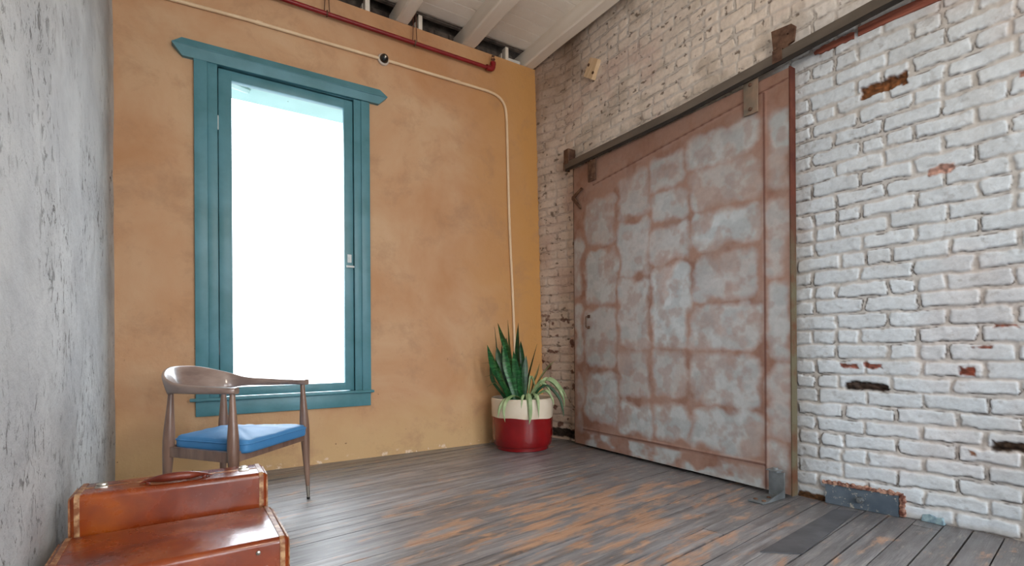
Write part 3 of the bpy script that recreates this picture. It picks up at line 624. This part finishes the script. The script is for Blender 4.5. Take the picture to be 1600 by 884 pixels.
bm = bmesh.new(); lathe(bm, [(.001, .150), (.030, .150), (.030, .156), (.036, .158), (.036, .164), (.016, .166), (.016, .176), (.001, .177)], 16, (DX-.045, 1.672, 0)); box(bm, (DX-.082, 1.64, .160), (DX-.02, 1.71, .166), .002)
GP('guide_roller', bm, M_GSTEEL)
for p in ((DX-.11, 1.675), (DX-.20, 1.70), (DX-.20, 1.65)):
    bm = bmesh.new(); lathe(bm, [(.001, .009), (.012, .009), (.012, .014), (.001, .018)], 10, (p[0], p[1], 0)); GP('screw', bm, M_RUST)

# red timber lintel strips let into the bricks
for k_, (ya2, yb2, z_, hh, lab) in enumerate(((1.285, 1.487, 2.556, .036, 'short red timber strip let into the bricks below the track, nearer the door'), (-1.0, 1.265, 2.562, .046, 'long red timber strip let into the bricks below the track, leaving the frame'))):
    bm = bmesh.new(); n = 14; prev = None
    for i in range(n+1):
        t_ = i/n; yq = yb2+(ya2-yb2)*t_; hw = hh*(.35+.65*min(1, i/3)) if k_ == 0 else hh; xw = float(wallX(np.array(yq), np.array(z_)))-.016; zz_ = z_+.003*math.sin(i*2.1)
        rg = [bm.verts.new(p) for p in ((xw, yq, zz_-hw*.5), (xw, yq, zz_+hw*.5), (xw+.04, yq, zz_+hw*.5), (xw+.04, yq, zz_-hw*.5))]
        if prev:
            for q_ in range(4): bm.faces.new((prev[q_], prev[(q_+1) % 4], rg[(q_+1) % 4], rg[q_]))
        else: bm.faces.new(rg)
        prev = rg
    bm.faces.new(prev[::-1]); tag(obj('timber_strip', bm, M_LINTEL, smooth=False), lab, 'timber strip', 'red strips under the track')

# wooden block on the upper brick wall
wb = tag(empty('wall_block', (2.965, 3.33, 3.33)), 'small tilted pine block with bolt holes high on the brick wall', 'wooden block')
wb.rotation_euler = (R(38), 0, 0)
bm = bmesh.new(); prism(bm, [(-.068, -.078), (.060, -.085), (.066, .070), (-.050, .082)], 0, -.018, .07); obj('board', bm, M_WOODBLK, wb, smooth=False)
for yy_, zz_ in ((.045, .012), (-.055, -.028)):
    bm = bmesh.new(); tube(bm, [(-.017, yy_, zz_), (-.022, yy_, zz_)], .013, 10); obj('bolt', bm, M_RUST, wb)

# steel plate at the foot of the brick wall
bp = tag(empty('base_plate', (2.99, 1.29, 0)), 'blue grey steel plate set into the foot of the brick wall', 'steel plate')
def BPx(yq, z_=.05): return float(wallX(np.array(yq), np.array(z_)))-.028
def BP(name, bm, mat, **k):
    o = obj(name, bm, mat, **k); o.parent = bp; o.matrix_parent_inverse = bp.matrix_basis.inverted(); return o
bp.matrix_basis = Matrix.Translation((3.05, 1.29, 0))
bm = bmesh.new(); prism(bm, [(BPx(1.46), 1.46), (BPx(1.13), 1.13), (BPx(1.13)+.03, 1.13), (BPx(1.46)+.03, 1.46)], 2, .0015, .118); BP('plate', bm, M_BPLATE, smooth=False)
bm = bmesh.new(); n = 44; prev = None
for i in range(n+1):
    yq = 1.475-.36*i/n; x_ = BPx(yq)-.003+rnd.uniform(-.004, .003); zt = .112+rnd.uniform(0, .006); th = .005+rnd.uniform(0, .012)
    rg = [bm.verts.new(p) for p in ((x_, yq, zt-.003), (x_-.002, yq, zt+th), (x_+.045, yq, zt+th+.004), (x_+.045, yq, zt-.003))]
    if prev:
        for q_ in range(4): bm.faces.new((prev[q_], prev[(q_+1) % 4], rg[(q_+1) % 4], rg[q_]))
    else: bm.faces.new(rg)
    prev = rg
bm.faces.new(prev[::-1]); [box(bm, (BPx(1.12)-.002+rnd.uniform(-.006, .004), 1.112-rnd.uniform(0, .008), .004+.012*q_), (BPx(1.12)+.04, 1.128, .018+.012*q_), .003, seg=1) for q_ in range(9)]; o = BP('rusted_rim', bm, M_FLAKE); o['label'] = 'flaking rust red rim'
bm = bmesh.new(); tube(bm, [(BPx(1.29), 1.29, .055), (BPx(1.29)-.022, 1.29, .055)], .017, 6); tube(bm, [(BPx(1.29)-.02, 1.29, .055), (BPx(1.29)-.032, 1.29, .055)], .009, 10); BP('bolt', bm, M_GSTEEL)
bm = bmesh.new(); xq = float(wallX(np.array(1.0), np.array(.03)))
prism(bm, [(1.045, .002), (.955, .002), (.962, .036), (.985, .030), (1.01, .043), (1.04, .034)], 0, xq-.022, xq+.02); tag(obj('painted_chip', bm, M_BLUE, smooth=False), 'small peeling blue chip at the foot of the brick wall', 'paint chip')
# steel strip laid in the floor
bm = bmesh.new(); q = [(2.945, 1.372), (3.012, 1.285), (2.20, 1.155), (2.07, 1.266)]
vt = [bm.verts.new((a_, b_, .0045)) for a_, b_ in q]; vb = [bm.verts.new((a_, b_, .0012)) for a_, b_ in q]; bm.faces.new(vt); bm.faces.new(vb[::-1])
for i in range(4): bm.faces.new((vt[i], vt[(i+1) % 4], vb[(i+1) % 4], vb[i]))
tag(obj('floor_plate', bm, M_FPLATE, smooth=False), 'dark flat steel strip screwed onto the floorboards near the brick wall', 'floor plate')

# ------------------------------------------------------------------ armchair
ch = tag(empty('armchair', (.189, 3.11, 0), R(-41.5)), 'midcentury wooden armchair with curved back and blue seat below the window', 'armchair')
wf, wr2, dep = .60, .385, .45
corners = {'ff': (dep/2, wf/2), 'nf': (dep/2, -wf/2), 'fr': (-dep/2, wr2/2), 'nr': (-dep/2, -wr2/2)}
for k_, (fx, sy_) in corners.items():
    sgf = 1 if fx > 0 else -1; sgs = 1 if sy_ > 0 else -1; top = .684 if fx > 0 else .668
    def at(z): 
        t_ = z/.44; return Vector((fx+sgf*(.016 if z < .44 else 0)*(1-t_)-sgf*.008*max(0, (z-.44)/.25), sy_+sgs*(.012 if z < .44 else 0)*(1-t_)-sgs*.006*max(0, (z-.44)/.25), z))
    zs_ = [.075, .12, .2, .3, .38, .43, .48, .56, .63, top]; rs = [.011, .0135, .0175, .0225, .0265, .0275, .0255, .0195, .0145, .0125]
    bm = bmesh.new(); tube(bm, [at(z) for z in zs_], rs, 14); lg = obj('leg', bm, M_WALNUT, ch)
    bm = bmesh.new(); tube(bm, [at(.010), at(.03), at(.078)], [.0085, .0092, .0112], 14); o = obj('ferrule', bm, M_NICKEL, lg); o['label'] = 'metal foot sleeve'
    bm = bmesh.new(); tube(bm, [at(.0), at(.011)], [.0095, .0095], 14); obj('foot_pad', bm, M_RUBBER, lg)
# seat frame: tapered boards between the legs
def quadboard(bm, a, b, z0a, z1a, z0b, z1b, th):
    a, b = Vector((a[0], a[1], 0)), Vector((b[0], b[1], 0)); n_ = Vector((-(b-a).y, (b-a).x, 0)).normalized()*th/2
    A_ = [bm.verts.new((p.x, p.y, z)) for p, z in ((a+n_, z0a), (a-n_, z0a), (a-n_, z1a), (a+n_, z1a))]; B_ = [bm.verts.new((p.x, p.y, z)) for p, z in ((b+n_, z0b), (b-n_, z0b), (b-n_, z1b), (b+n_, z1b))]
    bm.faces.new(A_); bm.faces.new(B_[::-1])
    for i in range(4): bm.faces.new((A_[i], B_[i], B_[(i+1) % 4], A_[(i+1) % 4]))
bm = bmesh.new(); sf = corners
for a_, b_ in (('ff', 'nf'), ('nr', 'fr')):
    quadboard(bm, sf[a_], sf[b_], .352, .402, .352, .402, .022)
for a_, b_ in (('nf', 'nr'), ('ff', 'fr')):
    quadboard(bm, sf[a_], sf[b_], .352, .402, .348, .398, .022)
obj('seat_rail', bm, M_WALNUT, ch, smooth=False)
# cushion: rounded trapezoid, crowned
def cushion(bm, z0, z1, grow=0.0, crown=.018):
    out = [(dep/2+.045+grow, wf/2-.03+grow), (dep/2+.045+grow, -wf/2+.03-grow), (-dep/2+.01-grow, -wr2/2+.012-grow), (-dep/2+.01-grow, wr2/2-.012+grow)]
    def perim(n=96, r=.05, inset=0):
        pts = []
        c0 = Vector((sum(p[0] for p in out)/4, sum(p[1] for p in out)/4))
        for i in range(4):
            p = Vector(out[i]); a = Vector(out[i-1]); b = Vector(out[(i+1) % 4]); da = (a-p).normalized(); db = (b-p).normalized()
            s_, e_ = p+da*r, p+db*r
            for k in range(9):
                t_ = k/8; pts.append(s_*(1-t_)**2+p*2*t_*(1-t_)+e_*t_*t_)
            nx = e_; nxt = Vector(out[(i+1) % 4])+(p-b).normalized()*r
            for k in range(1, 12): pts.append(nx.lerp(nxt, k/12))
        return [c0+(p-c0)*(1-inset) for p in pts]
    lay = [(.06, z0), (.012, z0+.004), (0, z0+.016), (0, z0+(z1-z0)*.62), (.006, z0+(z1-z0)*.74), (.03, z1-.004), (.07, z1), (.2, z1+crown*.35), (.4, z1+crown*.7), (.65, z1+crown*.95), (.85, z1+crown), (.97, z1+crown)]
    rings = [[bm.verts.new((p.x, p.y, z+(0.0 if i_ < 6 else .0035*math.sin(p.x*60+p.y*23)*math.sin(p.y*48)))) for p in perim(inset=ins)] for i_, (ins, z) in enumerate(lay)]
    n = len(rings[0])
    for i in range(len(rings)-1):
        for k in range(n): bm.faces.new((rings[i][k], rings[i][(k+1) % n], rings[i+1][(k+1) % n], rings[i+1][k]))
    bm.faces.new(rings[0][::-1]); bm.faces.new(rings[-1]); return perim(inset=-.002)
bm = bmesh.new(); pr2 = cushion(bm, .386, .452); st_ = obj('seat', bm, M_BLUEV, ch, angle=80); st_['label'] = 'blue vinyl seat cushion'
bm = bmesh.new(); pts = [(p.x, p.y, 0.4325) for p in pr2]; pts.append(pts[0]); tube(bm, pts, .0042, 6, False); obj('piping', bm, M_BLUEV, st_)
# bentwood back and arms: swept section that twists from tall back to flat paddles
ctrl = [(-1, (dep/2+.018, -wf/2+.004), .696, .0155, .033, 0), (-.86, (dep/2-.06, -wf/2-.004), .697, .016, .034, 0), (-.66, (.02, -wf/2+.01), .698, .020, .024, 0), (-.5, (-.13, -wr2/2-.068), .702, .026, .016, .10),
        (-.36, (-.220, -wr2/2-.018), .712, .050, .011, .28), (-.2, (-.290, -.105), .730, .069, .009, .34), (0, (-.315, 0), .736, .072, .009, .36)]
ctrl = ctrl+[(-t_, (p[0], -p[1]), z, a_, b_, tw) for t_, p, z, a_, b_, tw in ctrl[-2::-1]]
raw = [Vector((p[0], p[1], z)) for _, p, z, *_ in ctrl]; ex = [Vector((a_, b_, tw)) for *_, a_, b_, tw in ctrl]
Ps = smooth_path(raw, 8); Es = smooth_path(ex, 8)
bm = bmesh.new(); rings = []
for i, (p, e_) in enumerate(zip(Ps, Es)):
    t_ = (Ps[min(i+1, len(Ps)-1)]-Ps[max(i-1, 0)]); t_.z = 0; t_.normalize(); out_ = Vector((t_.y, -t_.x, 0))
    if out_.dot(Vector((p.x+.02, p.y, 0))) < 0: out_ = -out_
    up = Vector((0, 0, 1))*math.cos(e_.z)+out_*math.sin(e_.z); sd = out_*math.cos(e_.z)-Vector((0, 0, 1))*math.sin(e_.z)
    hh, ww = e_.x, e_.y; rg = []; endk = min(i, len(Ps)-1-i); sc_ = 1 if endk > 3 else (.62, .84, .94, .99)[endk]
    for k in range(20):
        a_ = 2*math.pi*k/20; c1, s1 = math.cos(a_), math.sin(a_); ex_ = .55
        rg.append(bm.verts.new(p+up*hh*math.copysign(abs(s1)**ex_, s1)+sd*ww*sc_*math.copysign(abs(c1)**ex_, c1)))
    rings.append(rg)
for i in range(len(rings)-1):
    for k in range(20): bm.faces.new((rings[i][k], rings[i][(k+1) % 20], rings[i+1][(k+1) % 20], rings[i+1][k]))
bm.faces.new(rings[0]); bm.faces.new(rings[-1][::-1]); o = obj('backrest', bm, M_BENT, ch, angle=50); o['label'] = 'curved wooden backrest flowing into flat arms'

# ------------------------------------------------------------------ suitcases
def rbox_ring(bm, x0, x1, y0, y1, z0, z1, r, grow=.0, n=6):
    """rounded-rectangle loop (in y,z) extruded x0..x1"""
    pts = []
    for cy, cz, a0_ in ((y1-r, z1-r, 0), (y0+r, z1-r, 90), (y0+r, z0+r, 180), (y1-r, z0+r, 270)):
        for k in range(n+1):
            a_ = R(a0_+90*k/n); pts.append((cy+(r+grow)*math.cos(a_), cz+(r+grow)*math.sin(a_)))
    prism(bm, pts, 0, x0, x1)
def suitcase(L, Wd, H, label, split=.7, flop=True):
    """length along x, depth y (0..Wd), thickness z (0..H), lies flat; handle and latches on the y=0 side"""
    root = tag(empty('suitcase'), label, 'suitcase', 'brown leather suitcases')
    zs_ = H*split; r_ = .022
    def shell(z0, z1, top):
        bm = bmesh.new(); box(bm, (-L/2, 0, z0), (L/2, Wd, z1))
        es = [e for e in bm.edges if abs(e.verts[0].co.z-e.verts[1].co.z) > .01 or all(abs(v_.co.z-(z1 if top else z0)) < 1e-4 for v_ in e.verts)]
        bmesh.ops.bevel(bm, geom=es, offset=r_, segments=5, affect='EDGES', profile=.5)
        return bm
    o1 = obj('base', shell(0, zs_-.002, False), M_LEATH, root, angle=40)
    o2 = obj('lid', shell(zs_+.002, H, True), M_LEATH, root, angle=40)
    bm = bmesh.new(); box(bm, (-L/2+.004, .004, zs_-.01), (L/2-.004, Wd-.004, zs_+.01), .01); obj('seam', bm, M_HANDLE, root)
    for s in (-1, 1):   # stitched binding around each end
        bm = bmesh.new(); x0 = s*(L/2-.032); x1 = s*(L/2-.010)
        pts = []; rr_ = r_*.9; g = .0022
        for cy, cz, a0_ in ((Wd-rr_, H-rr_, 0), (rr_, H-rr_, 90), (rr_, rr_, 180), (Wd-rr_, rr_, 270)):
            for k in range(7):
                a_ = R(a0_+90*k/6); pts.append((cy+(rr_+g)*math.cos(a_), cz+(rr_+g)*math.sin(a_)))
        if s > 0: prism(bm, pts, 0, x0, x1-.006)
        else: prism(bm, pts, 0, x1+.006, x0)
        # outer cap edge
        pts2 = [((p[0]-Wd/2)*.93+Wd/2, (p[1]-H/2)*.9+H/2) for p in pts]; prism(bm, pts2, 0, min(s*(L/2+.0015), s*(L/2-.03)), max(s*(L/2+.0015), s*(L/2-.03)))
        obj('end_binding', bm, M_BIND, root, angle=40)
    bm = bmesh.new(); box(bm, (-L/2+.03, -.0025, zs_-.013), (L/2-.03, .004, zs_-.004), .002); obj('trim_strip', bm, M_BIND, root)
    for s in (-1, 1):
        xc = s*(L/2-.082); bm = bmesh.new(); box(bm, (xc-.020, -.006, zs_-.034), (xc+.020, .004, zs_-.004), .003); box(bm, (xc-.013, -.013, zs_-.012), (xc+.013, .004, zs_+.020), .004)
        tube(bm, [(xc-.017, -.009, zs_-.002), (xc+.017, -.009, zs_-.002)], .005, 8); obj('latch', bm, M_NICKEL, root)
    bm = bmesh.new(); hz = zs_-.050; fd = .034 if flop else .02; pts = [(-.122, -.004, hz), (-.102, -.009, hz), (-.086, -.014, hz-fd*.3), (-.05, -.020, hz-fd*.9), (0, -.022, hz-fd), (.05, -.020, hz-fd*.9), (.086, -.014, hz-fd*.3), (.102, -.009, hz), (.122, -.004, hz)]
    P1 = smooth_path(pts, 5); E1 = smooth_path([(r__, 0, 0) for r__ in (.002, .006, .008, .015, .017, .015, .008, .006, .002)], 5); tube(bm, P1, [e_.x for e_ in E1], 12); hdl = obj('handle', bm, M_HANDLE, root)
    for s in (-1, 1):
        bm = bmesh.new(); box(bm, (s*.094-.007, -.010, hz-.010), (s*.094+.007, .002, hz+.010), .003)
        obj('handle_loop', bm, M_HANDLE, hdl)
        if not flop:
            bm = bmesh.new(); lathe(bm, [(.001, 0), (.008, 0), (.007, .005), (.001, .007)], 12)
            for vq in bm.verts: vq.co = Vector((s*(L/2-.10)+vq.co.x, -vq.co.z, H-.036+vq.co.y))
            obj('stud', bm, M_NICKEL, root)
    return root
sA = suitcase(.672, .43, .238, 'brown leather suitcase lying flat in front of the upright one', .55, False); sA.location = (-.052, 1.908, 0); sA.rotation_euler = (0, 0, R(1.0))
sB = suitcase(.645, .368, .212, 'brown leather suitcase standing upright behind the flat one, handle up', .56)
# stands on its long side: local -y (handle side) turned to point up
sB.matrix_basis = Matrix.Translation((-.058, 2.364, .371)) @ Matrix.Rotation(R(-90), 4, 'X')

# ------------------------------------------------------------------ planter
PX, PY = 2.475, 3.735; PR = .272
pl = tag(empty('potted_plant', (PX, PY, 0)), 'red and cream ceramic planter with snake plant and drooping pale leaves in the corner', 'potted plant')
bm = bmesh.new()
prof = [(.001, .0), (.222, .0), (.233, .004), (.235, .026), (.236, .032), (.252, .040), (.260, .060), (.266, .12), (.268, .20), (.270, .285), (.272, .30), (.275, .36), (.277, .425), (.276, .444), (.268, .451), (.259, .446), (.256, .42), (.254, .38), (.001, .375)]
lathe(bm, prof, 72, mis=[0]*9+[1]*9)
for vq in bm.verts:  # hand-dipped glaze line
    if abs(vq.co.z-.285) < .001 or abs(vq.co.z-.30) < .001:
        a_ = math.atan2(vq.co.y, vq.co.x); vq.co.z += .006*math.sin(a_*2.0+.6)+.003*math.sin(a_*7)
pot = obj('pot', bm, [M_REDG, M_CREAM], pl); 
bm = bmesh.new(); rg_ = []
for i, r_ in enumerate((.254, .22, .16, .09, .02)):
    rg_.append([bm.verts.new((r_*math.cos(R(k*7.5)), r_*math.sin(R(k*7.5)), .405+.012*math.sin(k*1.9+i*2)*(i > 0)+.004*i)) for k in range(48)])
for i in range(4):
    for k in range(48): bm.faces.new((rg_[i][k], rg_[i][(k+1) % 48], rg_[i+1][(k+1) % 48], rg_[i+1][k]))
bm.faces.new(rg_[-1]); obj('soil', bm, M_SOIL, pl)
# leaves given in camera-right (r) / towards-camera (f) offsets from the pot axis
cr = Vector((math.cos(yaw), -math.sin(yaw), 0)); cf = Vector((-math.sin(yaw), -math.cos(yaw), 0))
def leaf(path, width, mat, fold=.35, thick=.004, twist=0, tipw=.0, name='leaf', prof_=None, label=None):
    P0 = smooth_path([cr*p[0]+cf*p[1]+Vector((0, 0, p[2])) for p in path], 6); n = len(P0); bm = bmesh.new(); rings = []
    for i, p in enumerate(P0):
        s = i/(n-1); t_ = (P0[min(i+1, n-1)]-P0[max(i-1, 0)]).normalized()
        a0_ = (cr*math.cos(twist+.5*s*math.copysign(1, twist or 1))+cf*math.sin(twist+.5*s)); a_ = (a0_-t_*a0_.dot(t_)).normalized(); b_ = a_.cross(t_).normalized()
        wv = 1.28*width*((.62+.5*s if s < .55 else .895*(1-((s-.55)/.45)**2)) if prof_ is None else prof_(s)); wv = max(wv, .0008); th = thick*(1-.8*s)+.0004
        rings.append([bm.verts.new(p+a_*x_*wv/2+b_*(fold*abs(x_)*wv/2+y_)) for x_, y_ in ((-1, 0), (-.5, th*.5), (0, th*.5-fold*.1*wv), (.5, th*.5), (1, 0), (.5, -th*.5), (0, -th*.5-fold*.1*wv), (-.5, -th*.5))])
    for i in range(n-1):
        for k in range(8): bm.faces.new((rings[i][k], rings[i][(k+1) % 8], rings[i+1][(k+1) % 8], rings[i+1][k]))
    bm.faces.new(rings[0]); bm.faces.new(rings[-1][::-1]); o = obj(name, bm, mat, pl, angle=60)
    if label: o['label'] = label
    return o
zS = .40
SN = [  # base r,f  mid  tip r,z  width
    ((-.10, .13), (-.235, .12, .70), (-.305, .09, .915), .060, M_SNAKE, .2), ((-.11, .07), (-.19, .06, .74), (-.225, .03, .90), .058, M_SNAKED, -.3), ((-.07, .09), (-.125, .06, .86), (-.215, -.01, 1.11), .064, M_SNAKE, .5),
    ((-.12, .0), (-.21, .0, .82), (-.245, -.02, 1.075), .030, M_SNAKED, .9), ((-.06, .14), (-.13, .12, .70), (-.165, .08, .92), .056, M_SNAKE, -.2), ((-.02, .05), (-.035, .03, .82), (-.030, -.01, 1.11), .056, M_SNAKED, .6),
    ((-.03, .13), (-.05, .12, .66), (-.075, .08, .86), .060, M_SNAKE, .1), ((-.05, .0), (-.105, -.01, .86), (-.125, -.04, 1.14), .020, M_SPIDD, .4), ((-.15, .08), (-.25, .08, .60), (-.285, .06, .76), .040, M_SNAKED, .3),
    ((.02, .10), (.02, .09, .64), (.035, .06, .82), .048, M_SNAKED, -.5), ((-.11, .16), (-.18, .15, .62), (-.235, .12, .80), .050, M_SNAKE, .35), ((.03, .06), (.06, .05, .64), (.135, .02, .92), .026, M_SNAKED, .8),
    ((-.07, -.05), (-.12, -.05, .75), (-.14, -.06, .98), .055, M_SNAKED, .1), ((.0, -.02), (.0, -.02, .74), (-.01, -.04, .95), .050, M_SNAKED, -.2), ((-.09, .02), (-.16, .02, .70), (-.18, .0, .93), .055, M_SNAKED, .7), ((-.01, .15), (-.02, .15, .60), (-.01, .12, .76), .046, M_SNAKE, .4)]
for (b_, m_, t_, wd, mt, tw) in SN:
    leaf([(b_[0]*.75, b_[1]*.8, zS), ((b_[0]*.75+m_[0])/2, (b_[1]*.8+m_[1])/2, (zS+m_[2])/2), m_, ((m_[0]+t_[0])/2*1.0, (m_[1]+t_[1])/2, (m_[2]+t_[2])/2), t_], wd, mt, .30, .007, tw, label='stiff upright snake plant leaf')
SP = [  # arching pale leaves: points r,f,z
    ([(.03, .10, .42), (-.04, .17, .47), (-.10, .24, .485), (-.15, .29, .44), (-.165, .305, .36), (-.15, .31, .27)], .034, M_SPID), ([(.03, .10, .42), (-.06, .18, .475), (-.15, .24, .46), (-.20, .27, .38), (-.21, .28, .30)], .030, M_SPID),
    ([(.05, .12, .42), (.05, .20, .50), (.045, .27, .49), (.05, .30, .42), (.055, .305, .32), (.05, .305, .25)], .040, M_SPID), ([(.06, .12, .42), (.09, .20, .50), (.115, .27, .48), (.125, .295, .40), (.13, .30, .30)], .026, M_SPID),
    ([(.06, .10, .42), (.10, .14, .52), (.17, .18, .60), (.24, .20, .60), (.30, .21, .54), (.34, .22, .46), (.355, .22, .38)], .032, M_SPID), ([(.06, .10, .42), (.12, .12, .53), (.20, .13, .615), (.27, .14, .60), (.34, .15, .52), (.385, .16, .44)], .026, M_SPID),
    ([(.08, .12, .42), (.13, .18, .52), (.19, .21, .565), (.25, .22, .53), (.31, .235, .45), (.335, .24, .36), (.345, .24, .30)], .024, M_SNAKED), ([(.07, .10, .42), (.12, .16, .55), (.16, .19, .585), (.21, .21, .55), (.24, .22, .49)], .024, M_SPID),
    ([(.06, .05, .42), (.10, .06, .58), (.13, .06, .66), (.155, .05, .75)], .016, M_SPIDD), ([(.08, .05, .42), (.14, .04, .58), (.22, .03, .70), (.30, .02, .78)], .016, M_SPIDD), ([(.05, .07, .42), (.06, .10, .55), (.075, .10, .64), (.10, .09, .58), (.12, .1, .52)], .018, M_SPID),
    ([(-.10, .08, .42), (-.17, .09, .58), (-.24, .08, .65), (-.33, .07, .635)], .010, M_SPIDD), ([(-.10, .08, .42), (-.18, .10, .52), (-.24, .10, .585), (-.31, .10, .545)], .012, M_SPIDD), ([(-.12, .0, .42), (-.20, .0, .62), (-.27, .0, .745), (-.36, .0, .75)], .009, M_SPIDD),
    ([(.07, .12, .42), (.14, .2, .5), (.20, .235, .52), (.245, .25, .46), (.26, .26, .40)], .020, M_SPID), ([(.04, .14, .42), (.01, .22, .49), (-.01, .27, .46), (-.015, .295, .38)], .022, M_SPID)]
for p_, wd, mt in SP: leaf(p_, wd, mt, .45, .0025, .2, prof_=lambda s: (.55+.9*s if s < .5 else 1.0*(1-((s-.5)/.5)**2.2)), label='arching pale green leaf' if mt is M_SPID else None)
